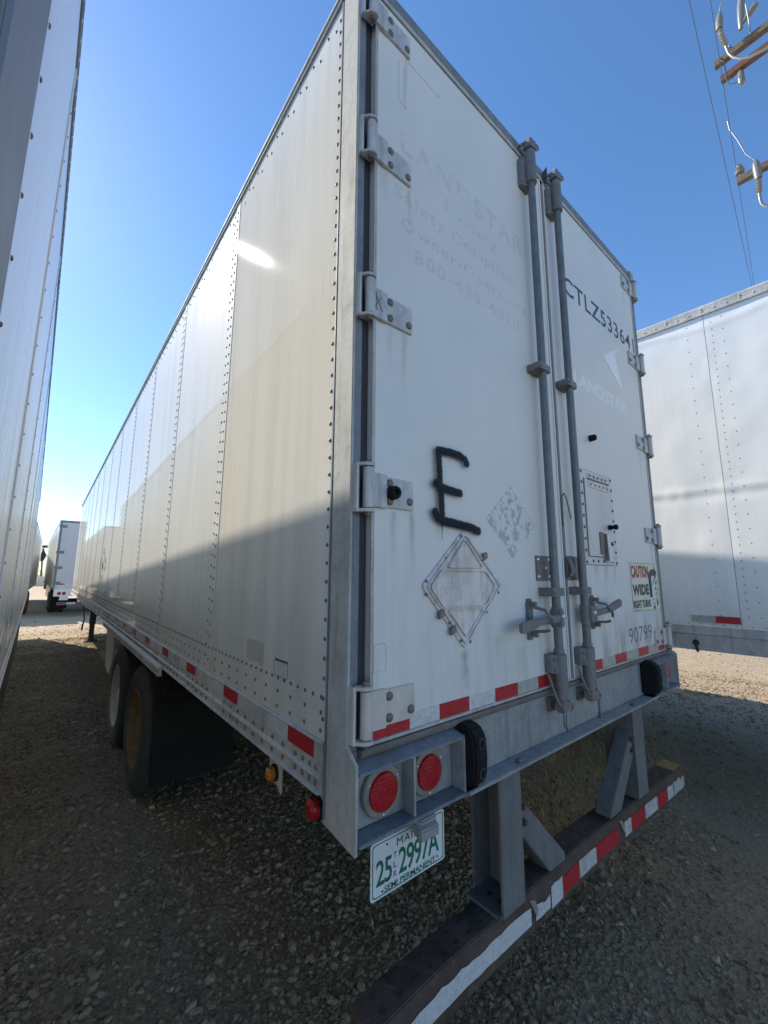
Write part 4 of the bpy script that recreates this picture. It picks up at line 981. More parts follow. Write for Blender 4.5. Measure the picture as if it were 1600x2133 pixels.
# small diamond logo stencilled far along the side
alpha_sheet('side_stencil', alpha_print('grey_stencil', (0.16, 0.15, 0.15), rough=0.6), T, 6.3, 8.0, 1.55, 2.3, -0.0040, lambda X, Z: 0.75*((np.abs(np.abs(X-7.05)/0.55+np.abs(Z-1.93)/0.30-0.85) < 0.10) & (vnoise(X, Z, 14, 77) > 0.42) | (np.hypot((X-7.05)/1.6, Z-1.93) < 0.07)), 0.012, side=True)

# ---- wheels, axles, flaps
YT = 3.216
for y, mt in ((YT, RIM_R), (YT+1.245, RIM_W)):
    make_wheel(T, -1, 0.020, y, mt); make_wheel(T, 1, W-0.020, y, RIM_W)
    MB().cyl((0.3, y, 0.496), (W-0.3, y, 0.496), 0.075, 14).build('axle', UNDER, T, smooth=40)
m = MB()
for x in (0.72, W-0.80): m.box(x, x+0.08, 2.2, 5.6, 0.92, 1.19)
m.build('slider_frame', UNDER, T)
for x in (0.76, W-0.76):
    for y in (YT, YT+1.245): bx('suspension_arm', UNDER, T, x-0.05, x+0.05, y-0.45, y+0.3, 0.55, 0.93)
m = MB()
for k in range(50):
    y = 0.35+k*0.31; m.box(0.04, W-0.04, y, y+0.045, 1.10, 1.20)
m.build('floor_crossmembers', UNDER, T)
for x0 in (0.03, W-0.63):
    mf = MB(); pts = []
    N = 10
    for k in range(N+1):
        z = 0.27+(0.90-0.27)*k/N; yy = 2.60-0.06*((1-k/N)**2)+0.01*math.sin(k)
        pts.append((yy, z))
    vs = [(x, y, z) for x in (x0, x0+0.60) for y, z in pts]
    fs = [(k, k+1, N+2+k, N+1+k) for k in range(N)]
    o = mf.add(vs, fs).build('mud_flap', RUBBER, T)
    sm = o.modifiers.new('thickness', 'SOLIDIFY'); sm.thickness = 0.008
    m = MB(); m.box(x0, x0+0.60, 2.585, 2.615, 0.955, 0.985); m.box(x0, x0+0.60, 2.585, 2.615, 0.80, 0.82)
    for k in range(15): m.box(x0+0.04*k, x0+0.04*k+0.014, 2.588, 2.612, 0.82, 0.955)
    m.build('flap_hanger', RUBBER, T)
# ---- side skirt and landing gear
sk = [(5.963, 1.16), (5.963, 1.083), (5.85, 0.80), (5.70, 0.58), (5.36, 0.555), (5.22, 0.62), (5.12, 0.74), (5.075, 0.86), (5.10, 0.98), (5.22, 1.10), (5.25, 1.16)]
MB().prism([(0.035, y, z) for y, z in sk], (0.012, 0, 0)).build('side_skirt', simple('skirt_white', (0.55, 0.55, 0.52), 0.6, 0, 0.12, 4, 0.1, 30, dirt=(0.35, 0.31, 0.26), dirtamt=0.4), T, bevel=0.002)
MB().prism([(0.05, 5.97, 1.16), (0.45, 7.9, 1.16), (0.42, 7.7, 0.95), (0.27, 7.1, 0.80), (0.10, 6.2, 0.66), (0.05, 5.97, 0.66)], (0.012, -0.004, 0)).build('skirt_front', simple('skirt_tan', (0.40, 0.34, 0.27), 0.7, 0, 0.15, 4, 0.1, 30), T)
for x in (0.40, W-0.40):
    m = MB(); m.box(x-0.07, x+0.07, 12.73, 12.87, 0.45, 1.20); m.box(x-0.055, x+0.055, 12.745, 12.855, 0.06, 0.46)
    lg = m.build('landing_leg', UNDER, T, bevel=0.006)
    MB().box(x-0.15, x+0.15, 12.66, 12.94, 0.012, 0.035).prism([(x-0.1, 12.72, 0.035), (x+0.1, 12.72, 0.035), (x+0.06, 12.75, 0.09), (x-0.06, 12.75, 0.09)], (0, 0.12, 0)).build('sand_shoe', UNDER, lg)
    if x < 1: MB().box(x-0.085, x-0.0705, 12.75, 12.83, 0.86, 0.95).build('leg_reflector', AMBER_L, lg)
MB().box(0.45, W-0.45, 12.78, 12.82, 0.66, 0.74).build('landing_crossbar', UNDER, T)
MB().tube([(0.33, 12.8, 0.98), (0.17, 12.8, 0.98), (0.165, 12.8, 0.94), (0.215, 12.8, 0.60), (0.19, 12.8, 0.46), (0.18, 12.8, 0.31)], [0.014, 0.014, 0.016, 0.016, 0.020, 0.022], 8).build('crank_handle', UNDER, T, smooth=40)

# ================================================================== OTHER TRAILERS
def dent_depth(Y, Z, a, b, oy):
    q = Y+oy
    band = np.exp(-((Z-2.50)/0.030)**2)*0.0035-np.exp(-((Z-2.44)/0.040)**2)*0.0040
    pinch = sum(np.exp(-((q-c0)/0.035)**2) for c0 in (0.13, 0.03, -0.27))*np.exp(-((Z-2.47)/0.05)**2)*0.0035
    soft = (vnoise(Y+5, Z, 1.6, 91, 3)-0.5)*0.016+(vnoise(Y+5, Z, 5, 92, 2)-0.5)*0.005
    topc = np.exp(-((Z-3.93-0.03*np.sin(q*5))/0.03)**2)*0.004
    edge = np.clip(np.minimum(Y-a, b-Y)/0.05, 0, 1)
    return band+pinch+topc+soft*edge
def plain_trailer(label, loc, rz, length, paint, seams_r=None, seams_l=None, detail_r=False, detail_l=False, doors=WHITE_FAR, dents=False, rear_detail=False, wheel_y=3.0, zs=1.30, rail_h=0.14, group='trailers parked in the yard', hires=False):
    t = empty('semi_trailer', loc, rz); tag(t, label, 'trailer', group)
    w = 2.595; zb = zs-rail_h
    for side in (0, 1):
        seams = (seams_l, seams_r)[side] or [0.12+1.22*k for k in range(1, int((length-0.2)/1.22))]
        ed = [0.115]+list(seams)+[length-0.05]; det = (detail_l, detail_r)[side]
        for i in range(len(ed)-1):
            a, b = ed[i]+0.0015, ed[i+1]-0.0015
            xo = w if side else 0.0; s = 1 if side else -1
            if dents and side == 0 and det and b > 2.0 and a < 7.0:
                # sheet with a creased, dented band
                ny, nz = max(4, int((b-a)/0.02)), 130
                Y, Z = np.meshgrid(np.linspace(a, b, ny+1), np.linspace(zs, 4.035, nz+1), indexing='ij')
                D = dent_depth(Y, Z, a, b, loc[1])
                V = np.stack([xo-s*0.004+s*D, Y, Z], -1).reshape(-1, 3); idx = np.arange(len(V)).reshape(ny+1, nz+1)
                F = np.stack([idx[:-1, :-1], idx[:-1, 1:], idx[1:, 1:], idx[1:, :-1]], -1).reshape(-1, 4)
                p = MB().add(V.tolist(), F.tolist()).build('side_panel', paint, t, smooth=60)
            else:
                p = bx('side_panel', paint, t, min(xo, xo-s*0.012), max(xo, xo-s*0.012), a, b, zs, 4.035, bevel=0.0015 if det else 0)
            if det:
                pts = []
                if dents:
                    cols = [b-0.045]+[y for y in (a+0.12, a+0.50, a+0.60, a+1.10) if y < b-0.06]
                    for y in cols:
                        dz = 0.061 if y == b-0.045 else 0.112; z = zs+0.09
                        while z < 3.98: pts.append((xo, y, z)); z += dz
                    y = a+0.03
                    while y < b: pts.append((xo, y, zs+0.018)); y += 0.075
                else:
                    z = zs+0.06
                    while z < 4.0: pts += [(xo, a+0.03, z), (xo, b-0.03, z+0.03)]; z += 0.062
                    y = a+0.05
                    while y < b: pts += [(xo, y, zs+0.12), (xo, y, zs+0.03)]; y += 0.07
                if dents and side == 0 and b > 2.0 and a < 7.0:
                    pp = np.array(pts); dd = dent_depth(pp[:, 1], pp[:, 2], a, b, loc[1])
                    pts = [(xo-s*0.0045+s*d_, p_[1], p_[2]) for p_, d_ in zip(pts, dd)]
                rivets_obj('rivets', pts, (s, 0, 0), 0.0075 if not dents else 0.0062, 0.0020, RIVET_W if not dents else RIVET_M, p, 8)
        if det and not dents:
            for y in seams:
                st = bx('seam_strip', paint, t, *sorted((w+0.0005, w+0.006) if side else (-0.006, -0.0005)), y-0.022, y+0.012, zs, 4.03, bevel=0.001)
                pts = []; z = zs+0.05
                while z < 4.0: pts.append(((w+0.006) if side else -0.006, y-0.004, z)); z += 0.124
                rivets_obj('strip_bolts', pts, (1 if side else -1, 0, 0), 0.0055, 0.003, RIVET, st)
        s = 1 if side else -1
        X = lambda x: (w+x) if side else -x
        prof = [(0.003, zs), (0.003, zs-0.05), (0.011, zs-0.054), (0.011, zs-0.066), (0.003, zs-0.07), (0.003, zb+0.02), (0.014, zb+0.014), (0.014, zb), (-0.02, zb), (-0.02, zs)]
        br = MB().prism([(X(x), 0.12, z) for x, z in prof], (0, length-0.18, 0)).build('bottom_rail', ALU_D if dents else ALU, t)
        if det:
            pts = []; y = 0.2
            while y < length-0.2: pts += [(X(0.003), y, zb+0.035), (X(0.003), y+0.01, zb+0.062)]; y += 0.235 if dents else 0.11
            rivets_obj('bolts', pts, (s, 0, 0), 0.010, 0.004, ALU_D if dents else BOLT, br)
        prof = [(-0.02, 4.036), (0.007, 4.036), (0.007, 4.068), (0.012, 4.074), (0.012, 4.092), (0.0, 4.102), (-0.06, 4.102), (-0.06, 4.094), (-0.02, 4.088)]
        if dents: prof = [(-0.02, 4.010), (0.010, 4.010), (0.010, 4.030), (0.007, 4.035), (0.007, 4.088), (-0.004, 4.102), (-0.06, 4.106), (-0.06, 4.096), (-0.02, 4.090)]
        tr = MB().prism([(X(x), 0.1, z) for x, z in prof], (0, length-0.14, 0)).build('top_rail', GALV_D if not dents else ALU_D, t)  # dark steel tone stands in for the shade under the roof edge
        if det:
            pts = []; y = 0.2; k = 0
            while y < length-0.2:
                pts.append((X(0.008), y, 4.046))
                if dents and k % 3 == 0: pts.append((X(0.008), y, 4.066))
                y += 0.085; k += 1
            rivets_obj('rivets', pts, (s, 0, 0), 0.0075, 0.005, RIVET_W, tr)
    bx('roof', ROOFM, t, 0.012, w-0.012, 0.1, length-0.04, 4.064, 4.094)
    bx('floor', UNDER, t, 0.03, w-0.03, 0.12, length-0.06, zb+0.03, zs-0.005)
    bx('front_wall', paint, t, 0.004, w-0.004, length-0.049, length, zb, 4.06, bevel=0.02)
    for side in (0, 1):
        x0, x1 = (w-0.075, w+0.004) if side else (-0.004, 0.075)
        bx('corner_post', GALV if not rear_detail else GALV_D, t, x0, x1, 0.0, 0.112, zb-0.05, 4.10, bevel=0.004)
    bx('header', GALV_D, t, 0.076, w-0.076, 0.0, 0.1, 4.0, 4.10)
    bx('sill', GALV if not rear_detail else WHITE_FAR, t, 0.076, w-0.076, 0.0, 0.1, zb-0.12, zs-0.002)
    for a, b in ((0.078, 1.29), (1.305, w-0.078)):
        d = bx('rear_door', doors, t, a, b, -0.006, 0.04, zs, 3.998)
    if rear_detail:
        for xx, s in ((0.0, 1), (w, -1)):
            for z in (3.83, 2.72, 2.06, 1.42):
                p, q = sorted((xx-s*0.03, xx+s*0.24)); bx('hinge', GALV_D, t, p, q, -0.03, -0.0065, z-0.06, z+0.06)
        for x in (1.06, 1.52): MB().cyl((x, -0.05, 1.2), (x, -0.05, 4.05), 0.018, 8).build('lock_rod', GALV, t, smooth=40)
        bx('lock_handle', GALV_D, t, 0.72, 1.08, -0.08, -0.05, 1.555, 1.585); bx('hasp', GALV_D, t, 0.86, 0.92, -0.07, -0.0065, 1.50, 1.64)
        for k in range(8): bx('reflective_tape', TAPE_R if k % 2 == 0 else TAPE_W, t, 0.09+0.3*k, 0.39+0.3*k, -0.008, -0.0065, zs+0.005, zs+0.055)
        bx('sill_face', SIGN_W, t, 0.05, w-0.05, -0.03, -0.0005, 0.86, 1.16, bevel=0.01)
        for xx, s in ((0.0, 1), (w, -1)):
            for dx in (0.24, 0.40):
                lm = MB().lathe((xx+s*dx, -0.031, 0.985), (0, -1, 0), [(0, 0.070), (0.01, 0.068), (0.02, 0.05), (0.024, 0)], 20, cap0=False, cap1=False).build('rear_lamp', RED_L, t, smooth=50)
        bx('number_plate', PLATE, t, 0.26, 0.56, -0.02, -0.016, 0.70, 0.86)
        bx('mud_flap', RUBBER, t, 0.05, 0.65, 1.9, 1.91, 0.25, 0.9)
        gb = bx('guard_bar', GALV_P, t, 0.2, w-0.2, -0.05, 0.06, 0.50, 0.62)
        for k in range(7): bx('reflective_tape', TAPE_R if k % 2 == 0 else TAPE_W, gb, 0.22+0.3*k, 0.52+0.3*k, -0.053, -0.0505, 0.53, 0.59)
        for x in (0.9, 1.6): bx('guard_post', SIGN_W, t, x, x+0.1, -0.03, 0.08, 0.621, zb-0.125)
        bx('sill_lamp', AMBER_L, t, 1.0, 1.1, -0.006, -0.0015, 1.19, 1.23)
        bx('landing_skirt', WHITE_FAR, t, 0.04, 0.06, 4.0, 10.5, 0.55, 1.15)
    for y in (wheel_y, wheel_y+1.245):
        make_wheel(t, -1, 0.02, y, RIM_W, detail=hires); make_wheel(t, 1, w-0.02, y, RIM_W, detail=hires)
        MB().cyl((0.3, y, 0.496), (w-0.3, y, 0.496), 0.075, 10).build('axle', UNDER, t)
    for x in (0.42, w-0.42):
        m = MB(); m.box(x-0.07, x+0.07, length-3.25, length-3.11, 0.05, zb+0.05); m.box(x-0.14, x+0.14, length-3.32, length-3.04, 0.012, 0.05); m.build('landing_leg', UNDER, t)
    return t

rzL = 0.019
lt = plain_trailer('white trailer whose shaded riveted wall runs close along the left edge', (-0.795-2.595*math.cos(rzL)+0.0085, -0.46-2.595*math.sin(rzL), 0), rzL, 16.15, WHITE_LEFT,
                   seams_r=[0.36, 1.53, 2.96, 5.0, 6.9, 8.6, 10.4, 12.2, 14.0], detail_r=True, zs=1.28, wheel_y=3.4, hires=True)
bx('rear_post_cover', simple('slate_blue_post_paint', (0.16, 0.185, 0.225), 0.55, 0, 0.08, 3, 0.1, 30), lt, 2.600, 2.606, 0.0, 0.285, 1.05, 4.1)
MB().box(2.575, 2.59, 3.0, 9.6, 0.62, 1.14).build('side_skirt', UNDER, lt)
# wear on the left wall
alpha_sheet('dark_scrape', GRIMEP, lt, 2.2, 2.5, 2.10, 2.35, 2.5965, lambda X, Z: 0.9*(dseg(X, Z, (2.30, 2.16), (2.32, 2.28)) < 0.006), 0.006, side=True)
alpha_sheet('green_scuff', alpha_print('green_scuff_paint', (0.05, 0.28, 0.20), rough=0.6), lt, 1.4, 4.2, 1.30, 1.62, 2.5968, lambda X, Z: 0.7*np.clip((vnoise(X*0.7, Z*3, 9, 88)-0.52)*6, 0, 1)*np.clip(1-np.abs(Z-1.47)/0.13, 0, 1), 0.02, side=True)

rzR = 0.049
rt = plain_trailer('white riveted trailer with creased dented side, behind the right door hinges', (3.445+0.20, -4.0, 0), rzR, 16.15, WHITE_RIGHT,
                   seams_l=[0.12+1.2192*k-0.015 for k in range(1, 13)], detail_l=True, dents=True, zs=1.395, rail_h=0.19, wheel_y=9.5)
for a, b, mt in ((3.905, 4.056, TAPE_R), (4.056, 4.21, TAPE_G)): bx('reflective_tape', mt, rt, -0.006, -0.0045, a-0.14, b-0.14, 1.428, 1.480)
MB().lathe((0.004, 4.06, 1.262), (-1, 0, 0), [(0, 0.024), (0.012, 0.024), (0.014, 0.015), (0.008, 0.012)], 16).tube([(-0.008, 4.06, 1.25), (-0.03, 4.055, 1.225), (-0.02, 4.05, 1.195)], 0.010, 8).build('rail_hook', UNDER, rt, smooth=40)

plain_trailer('white trailer with pale grey rear doors and red lamps, parked ahead in the far row', (-0.45, 21.3, 0), 0.0226, 16.15, WHITE_FAR, doors=simple('pale_grey_doors', (0.50, 0.52, 0.54), 0.45, 0, 0.06, 2, 0.05, 40), rear_detail=True, wheel_y=3.2, zs=1.34)
plain_trailer('white trailer beside the grey-doored one, only its right wall and a tyre showing', (-1.25-2.595, 22.6, 0), -0.004, 16.15, WHITE_FAR, wheel_y=1.3, zs=1.25)
plain_trailer('most distant white trailer, seen in the gap under the palm', (-0.75, 62.0, 0), 0.028, 16.15, WHITE_FAR, wheel_y=3.0, zs=1.6)
plain_trailer('white trailer standing right of the dented one, mostly hidden', (7.9+2.0, 22.0, 0), 0.02, 16.15, WHITE_FAR) if False else None

# ================================================================== UTILITY POLE AND LINES
P = empty('utility_pole', (7.98, -1.35, 0)); tag(P, 'timber utility pole with paired crossarms and cable heads, above the right trailer', 'utility pole')
def pw(x, y, z): return (x-7.98, y+1.35, z)
MB().lathe((0, 0, -0.05), (0, 0, 1), [(0, 0.17), (6, 0.15), (13.2, 0.12)], 18).build('pole', WOOD, P, smooth=40)
def arm(x, z, h, y0, y1, mt, w=0.10):
    a = pw(x-w/2, y1, z-h); return bx('crossarm', mt, P, x-w/2-7.98, x+w/2-7.98, y0+1.35, y1+1.35, z-h, z, bevel=0.006)
arm(7.82, 11.07, 0.13, -2.63, -0.075, WOOD); arm(8.14, 11.02, 0.13, -2.6, -0.097, WOOD_R); arm(8.03, 8.725, 0.125, -2.5, -0.12, WOOD)
def cable_head(x, body, ribs, cable, wire):
    h = MB(); h.tube([pw(x, *b) for b in body], [0.022, 0.052, 0.058, 0.050][:len(body)], 14)
    o = h.build('cable_head', PORC, P, smooth=50)
    m = MB(); n = 5; pts = [Vector(pw(x, *q)) for q in ribs]
    prof = []
    for k in range(n*2+1):
        t = k/(n*2)*(len(pts)-1); i = min(int(t), len(pts)-2); p = pts[i].lerp(pts[i+1], t-i); prof.append((p, 0.022 if k % 2 == 0 else 0.046))
    m.tube([p for p, _ in prof], [r for _, r in prof], 12).build('rib_stack', PORC, o, smooth=35)
    MB().tube([pw(x, *q) for q in cable], 0.021, 10).build('cable', CABLE, o, smooth=60)
    if wire: MB().tube([pw(x, *q) for q in wire], 0.010, 8).build('lead_wire', CABLE, o, smooth=60)
cable_head(7.65, [(-0.257, 11.81), (-0.245, 11.70), (-0.235, 11.60), (-0.222, 11.47)], [(-0.226, 11.47), (-0.240, 11.30), (-0.255, 11.17), (-0.27, 11.054)],
           [(-0.27, 11.06), (-0.282, 10.95), (-0.292, 10.864), (-0.338, 10.728), (-0.419, 10.603), (-0.528, 10.501), (-0.756, 10.416), (-0.95, 10.36), (-1.2, 10.2)],
           [(-0.257, 11.80), (-0.272, 11.889), (-0.302, 11.959), (-0.355, 12.033), (-0.5, 12.09), (-0.7, 12.0)])
cable_head(7.86, [(-0.390, 8.745), (-0.393, 8.66), (-0.396, 8.537), (-0.397, 8.37)], [(-0.397, 8.38), (-0.392, 8.28), (-0.385, 8.19), (-0.379, 8.108)],
           [(-0.379, 8.11), (-0.377, 7.99), (-0.385, 7.90), (-0.414, 7.836), (-0.453, 7.785), (-0.55, 7.75), (-0.8, 7.76), (-1.2, 7.7)],
           [(-0.386, 8.74), (-0.370, 8.79), (-0.297, 8.941), (-0.26, 9.112), (-0.213, 9.337), (-0.14, 9.602), (-0.13, 9.787)])
def pin_ins(x, y, z0, s=1.0, up=1):
    m = MB(); m.lathe(pw(x, y, z0), (0, 0, up), [(0, 0.014*s), (0.07*s, 0.014*s), (0.07*s, 0.062*s), (0.11*s, 0.070*s), (0.13*s, 0.045*s), (0.15*s, 0.062*s), (0.18*s, 0.05*s), (0.19*s, 0.03*s), (0.23*s, 0.036*s), (0.25*s, 0.02*s)], 16)
    m.build('insulator', PORC, P, smooth=40)
pin_ins(8.03, -0.17, 8.726); pin_ins(7.82, -0.30, 11.071, 0.5); pin_ins(8.1, -0.60, 8.726)
m = MB(); m.lathe(pw(8.14, -0.36, 10.888), (0, 0, -1), [(0, 0.02), (0.05, 0.045), (0.2, 0.055), (0.27, 0.05), (0.30, 0.02)], 14); m.build('hanging_insulator', PORC, P, smooth=40)
m = MB(); m.tube([pw(7.9, -0.47, 11.43), pw(7.9, -0.49, 11.62), pw(7.9, -0.51, 11.85), pw(7.9, -0.55, 12.1)], [0.03, 0.05, 0.055, 0.05], 12); m.tube([pw(7.9, -0.50, 11.52), pw(7.9, -0.60, 11.60), pw(7.9, -0.70, 11.68)], [0.03, 0.055, 0.05], 12); m.build('fuse_cutout', PORC, P, smooth=40)
MB().tube([pw(7.82, -0.58, 11.07), pw(7.84, -0.585, 11.4), pw(7.86, -0.58, 11.8)], 0.010, 6).build('riser_wire', CABLE, P)
MB().tube([pw(7.76, -0.14, 11.05), pw(7.76, -0.20, 10.90), pw(8.05, -0.20, 10.85), pw(8.1, -0.26, 10.78)], 0.008, 6).tube([pw(8.05, -0.17, 10.86), pw(8.1, -0.20, 10.72), pw(8.1, -0.28, 10.66), pw(8.1, -0.36, 10.66)], 0.008, 6).build('jumper_wire', WIRE, P)
def line(name, label, f, z0, x0=-30, x1=75, r=0.0045):
    pts = [(x, f(x), z0+0.0006*(x-8)**2) for x in np.linspace(x0, x1, 40)]
    o = MB().tube(pts, r, 6).build(name, WIRE, None, smooth=60); tag(o, label, 'wire', 'overhead wires'); return o
line('power_line', 'overhead wire crossing the sky left of the crossarms', lambda x: -0.25+(x-4.87)*0.0773, 9.0)
line('power_line', 'overhead wire resting on the lower crossarm insulator', lambda x: -0.42+(x-5.08)*0.0973, 8.98)

# ================================================================== FAR BACKGROUND
pt = empty('palm_tree', (-1.45, 88, 0)); tag(pt, 'shaggy fan palm rising in the gap between the far trailers', 'palm tree')
m = MB(); m.tube([(0, 0, -0.05), (0.02, 0, 1.6), (-0.05, 0, 3.2), (-0.1, 0, 4.6), (-0.12, 0, 6.0)], [0.22, 0.17, 0.15, 0.15, 0.14], 12); m.build('trunk', TRUNK, pt, smooth=50)
r = random.Random(3); m = MB()
for k in range(150):
    a = r.random()*6.28; z = 4.35+r.random()*1.35; rr = 0.25+0.55*max(0, 1-abs(z-5.25)/0.9)*r.uniform(0.6, 1.0); ln = r.uniform(0.35, 0.6)
    d = Vector((math.cos(a), math.sin(a), 0)); t = Vector((-d.y, d.x, 0)); p = Vector((-0.1, 0, z))+d*0.12; q = Vector((-0.1, 0, z-ln))+d*rr
    m.add([p-t*0.04, p+t*0.04, q+t*0.09, q-t*0.09], [(0, 1, 2, 3)])
m.build('frond_skirt', DEADFR, pt)
m = MB()
for k in range(26):
    a = r.random()*6.28; el = r.uniform(-0.5, 1.0); ln = r.uniform(0.55, 0.85)
    c = Vector((-0.12, 0, 6.0)); d = Vector((math.cos(a)*math.cos(el), math.sin(a)*math.cos(el), math.sin(el))); e = c+d*ln
    m.tube([c, c+d*ln*0.6, e-Vector((0, 0, 0.03))], 0.018, 4)
    t = d.cross(Vector((0, 0, 1))).normalized(); u = t.cross(d)
    for j in range(13):
        b = (j-6)/6*1.35; dd = (d*math.cos(b)+t*math.sin(b)).normalized(); l2 = r.uniform(0.45, 0.65)
        tip = e+dd*l2-Vector((0, 0, 0.18*r.random())); sd2 = dd.cross(u).normalized()*0.03
        m.add([e-sd2*0.5, e+sd2*0.5, e+dd*l2*0.5+sd2, tip, e+dd*l2*0.5-sd2], [(0, 1, 2, 3, 4)])
m.build('crown', FROND, pt)
bw = empty('boundary_wall', (-3.0, 81, 0)); tag(bw, 'low pale wall across the far end of the gap', 'wall')
MB().box(-9, 9, 0, 0.2, -0.05, 1.35).build('wall', WALLM, bw); MB().box(-9, 9, -0.03, 0.23, 1.351, 1.45).build('coping', WALLM, bw)
fh = empty('boundary_hedge', (-2.5, 92, 0)); tag(fh, 'dark hedge behind the low pale wall', 'hedge')
m = MB(); r = random.Random(5)
for k in range(2600):
    p = Vector((r.uniform(-9, 9), r.uniform(-0.8, 0.8), r.uniform(0, 3.0)*r.uniform(0.6, 1))); a = Vector((r.uniform(-1, 1), r.uniform(-1, 1), r.uniform(-1, 1))).normalized()*0.14; b = a.orthogonal().normalized()*0.08
    m.add([p-a, p+b, p+a, p-b], [(0, 1, 2, 3)])
m.build('foliage', FROND, fh)

# ================================================================== GRAVEL, STRAW
def gn_scatter(name, pts, rot, scl, mat, label, kind_shape):
    me = bpy.data.meshes.new(name); me.from_pydata(pts.tolist(), [], [])
    a = me.attributes.new('rot', 'FLOAT_VECTOR', 'POINT'); a.data.foreach_set('vector', rot.astype(np.float32).ravel())
    a = me.attributes.new('scl', 'FLOAT_VECTOR', 'POINT'); a.data.foreach_set('vector', scl.astype(np.float32).ravel())
    o = bpy.data.objects.new(name, me); COL.objects.link(o); me.materials.append(mat)
    g = bpy.data.node_groups.new(name+'_nodes', 'GeometryNodeTree')
    g.interface.new_socket('Geometry', in_out='INPUT', socket_type='NodeSocketGeometry'); g.interface.new_socket('Geometry', in_out='OUTPUT', socket_type='NodeSocketGeometry')
    N = g.nodes; Lk = g.links
    gi = N.new('NodeGroupInput'); go = N.new('NodeGroupOutput')
    gti = N.new('GeometryNodeGeometryToInstance')
    for k in range(5):
        ic = N.new('GeometryNodeMeshIcoSphere'); ic.inputs['Radius'].default_value = 1.0; ic.inputs['Subdivisions'].default_value = 2
        no = N.new('ShaderNodeTexNoise'); no.noise_dimensions = '4D'; no.inputs['W'].default_value = k*7.3; no.inputs['Scale'].default_value = 0.85; no.inputs['Detail'].default_value = 1.5
        sub = N.new('ShaderNodeVectorMath'); sub.operation = 'SUBTRACT'; sub.inputs[1].default_value = (0.5, 0.5, 0.5)
        mul = N.new('ShaderNodeVectorMath'); mul.operation = 'SCALE'; mul.inputs['Scale'].default_value = 1.9
        sp = N.new('GeometryNodeSetPosition'); sm = N.new('GeometryNodeSetMaterial'); sm.inputs['Material'].default_value = mat
        Lk.new(no.outputs['Color'], sub.inputs[0]); Lk.new(sub.outputs[0], mul.inputs[0]); Lk.new(mul.outputs[0], sp.inputs['Offset'])
        Lk.new(ic.outputs['Mesh'], sp.inputs['Geometry']); Lk.new(sp.outputs[0], sm.inputs[0]); Lk.new(sm.outputs[0], gti.inputs[0])
    iop = N.new('GeometryNodeInstanceOnPoints'); iop.inputs['Pick Instance'].default_value = True
    na = N.new('GeometryNodeInputNamedAttribute'); na.data_type = 'FLOAT_VECTOR'; na.inputs['Name'].default_value = 'rot'
    nb = N.new('GeometryNodeInputNamedAttribute'); nb.data_type = 'FLOAT_VECTOR'; nb.inputs['Name'].default_value = 'scl'
    Lk.new(gi.outputs[0], iop.inputs['Points']); Lk.new(gti.outputs[0], iop.inputs['Instance'])
    e2r = N.new('FunctionNodeEulerToRotation'); Lk.new(na.outputs['Attribute'], e2r.inputs[0]); Lk.new(e2r.outputs[0], iop.inputs['Rotation'])
    Lk.new(nb.outputs['Attribute'], iop.inputs['Scale']); Lk.new(iop.outputs[0], go.inputs[0])
    md = o.modifiers.new('scatter', 'NODES'); md.node_group = g
    tag(o, label, kind='stuff'); return o
def gravel_mat():
    m, nt, b, tc = base_mat('gravel_stone'); oi = nd(nt, 'ShaderNodeObjectInfo')
    c = ramp(nt, oi.outputs['Random'], [(0.0, (0.112, 0.076, 0.044)), (0.3, (0.212, 0.150, 0.090)), (0.6, (0.285, 0.207, 0.127)), (0.92, (0.345, 0.257, 0.160)), (1.0, (0.42, 0.325, 0.215))])
    f = noise(nt, tc.outputs['Object'], 3, 3); c = mixc(nt, rng(nt, f, 0.35, 0.7, 0, 0.4), c, (0.29, 0.225, 0.15))
    nt.links.new(c, b.inputs['Base Color']); b.inputs['Roughness'].default_value = 0.85; b.inputs['Specular IOR Level'].default_value = 0.25
    return m
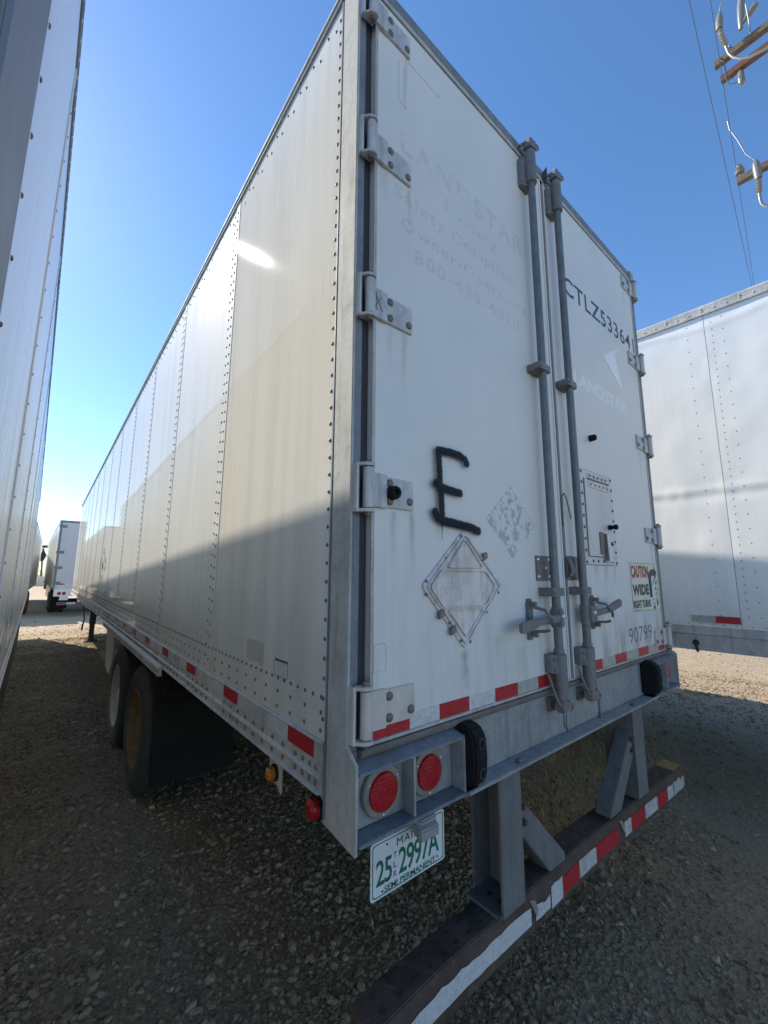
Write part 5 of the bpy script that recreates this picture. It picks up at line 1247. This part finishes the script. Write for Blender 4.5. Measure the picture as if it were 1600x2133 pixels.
def scatter_gravel():
    out = []
    # near zone, dense
    def zone(n, x0, x1, y0, y1, thr):
        x = RNG.uniform(x0, x1, n); y = RNG.uniform(y0, y1, n)
        dens = np.clip(0.55+(vnoise(x+20, y+20, 0.7, 15, 4)-0.45)*2.2, 0.30, 1.0)
        packed = np.clip((x-1.0)/1.0, 0, 1)*np.clip((0.35-y)/0.6, 0, 1)          # trodden dirt behind the guard
        mask = RNG.random(n) < dens*(1-0.62*packed)
        return np.stack([x[mask], y[mask]], -1)
    P1 = zone(150000, -0.95, 3.2, -0.95, 3.4, 0.30); P2 = np.concatenate([zone(90000, -1.25, 0.4, 3.2, 11.5, 0.30), zone(12000, 0.4, 5.5, 3.2, 9.0, 0.36)]); P3 = zone(30000, 3.0, 9.0, -2.0, 3.5, 0.38); P4 = zone(5000, 8.0, 16.0, -3.0, 6.0, 0.38); P5 = np.concatenate([zone(16000, -1.4, 1.2, 11.0, 14.0, 0.45), zone(4000, -1.4, 1.2, 14, 20, 0.45)])
    XY = np.concatenate([P1, P2, P3, P4, P5]); n = len(XY)
    base = np.clip(RNG.lognormal(math.log(0.0057), 0.52, n), 0.0024, 0.022)*(0.75+0.55*vnoise(XY[:, 0]+20, XY[:, 1]+20, 0.8, 33, 3))
    z = ground_h(XY[:, 0], XY[:, 1])*(1-np.clip((np.hypot(XY[:, 0], XY[:, 1])-12)/25, 0, 1))+base*0.18
    pts = np.stack([XY[:, 0], XY[:, 1], z], -1)
    rot = np.stack([RNG.uniform(-0.5, 0.5, n), RNG.uniform(-0.5, 0.5, n), RNG.uniform(0, 6.28, n)], -1)
    scl = base[:, None]*np.stack([RNG.uniform(0.8, 1.5, n), RNG.uniform(0.7, 1.1, n), RNG.uniform(0.45, 0.85, n)], -1)
    gn_scatter('gravel', pts, rot, scl, gravel_mat(), 'loose grey-brown gravel strewn over the yard', 0)
scatter_gravel()
def straw():
    m = MB(); r = random.Random(11)
    def blade(x, y, ln, lean, az, w):
        z = float(ground_h(np.array([x]), np.array([y]))[0]); d = Vector((math.cos(az), math.sin(az), 0)); t = Vector((-d.y, d.x, 0))*w
        p0 = Vector((x, y, z)); p1 = p0+d*ln*math.sin(lean)*0.5+Vector((0, 0, ln*math.cos(lean)*0.6)); p2 = p0+d*ln*math.sin(lean)+Vector((0, 0, ln*math.cos(lean)*0.75))
        m.add([p0-t, p0+t, p1+t*0.7, p1-t*0.7], [(0, 1, 2, 3)]); m.add([p1-t*0.7, p1+t*0.7, p2], [(0, 1, 2)])
    for cx, cy, n, s in ((3.4, 1.05, 2600, 0.28), (2.69, 0.79, 1800, 0.18), (4.26, 1.25, 2200, 0.35), (3.9, 1.6, 1500, 0.3), (2.2, 0.62, 500, 0.16), (2.58, 0.56, 90, 0.2), (2.95, 0.96, 160, 0.2), (4.44, 1.5, 160, 0.3), (3.28, 0.91, 160, 0.2), (1.11, 0.55, 40, 0.12), (0.87, 0.64, 40, 0.12), (2.47, -0.3, 30, 0.3), (0.0, 1.9, 20, 0.2), (-0.6, 8.5, 120, 0.8), (11, 1.3, 260, 1.6)):
        for k in range(n):
            blade(r.gauss(cx, s), r.gauss(cy, s), r.uniform(0.03, 0.10), r.uniform(0.3, 1.45), r.random()*6.28, r.uniform(0.0010, 0.0026))
    for k in range(260):
        blade(r.uniform(-0.8, 4), r.uniform(-0.9, 3), r.uniform(0.02, 0.07), r.uniform(1.3, 1.55), r.random()*6.28, r.uniform(0.0008, 0.002))
    o = m.build('dry_grass', STRAW); tag(o, 'wisps of dead straw-coloured grass among the gravel', kind='stuff')
straw()
def litter():
    m = MB(); r = random.Random(23)
    for k in range(130):
        x, y = (r.uniform(-0.8, 3.0), r.uniform(-0.9, 3.0)) if k < 90 else (r.uniform(-1.0, 0.2), r.uniform(3, 10))
        z = float(ground_h(np.array([x]), np.array([y]))[0])+0.008; a = r.random()*6.28; ln = r.uniform(0.008, 0.026); w = ln*r.uniform(0.25, 0.6)
        d = Vector((math.cos(a), math.sin(a), r.uniform(-0.3, 0.3))); t = Vector((-math.sin(a), math.cos(a), r.uniform(-0.4, 0.4)))
        p = Vector((x, y, z)); m.add([p-d*ln, p-d*ln*0.3+t*w, p+d*ln*0.5+t*w*0.8+Vector((0, 0, 0.004)), p+d*ln, p+d*ln*0.2-t*w, p-d*ln*0.6-t*w*0.7], [(0, 1, 2, 3, 4, 5)])
    o = m.build('leaf_litter', simple('dead_leaf', (0.40, 0.31, 0.18), 0.8, 0, 0.5, 3, 0)); tag(o, 'scraps of dead leaf scattered on the gravel', kind='stuff')
litter()
bpy.context.view_layer.update()
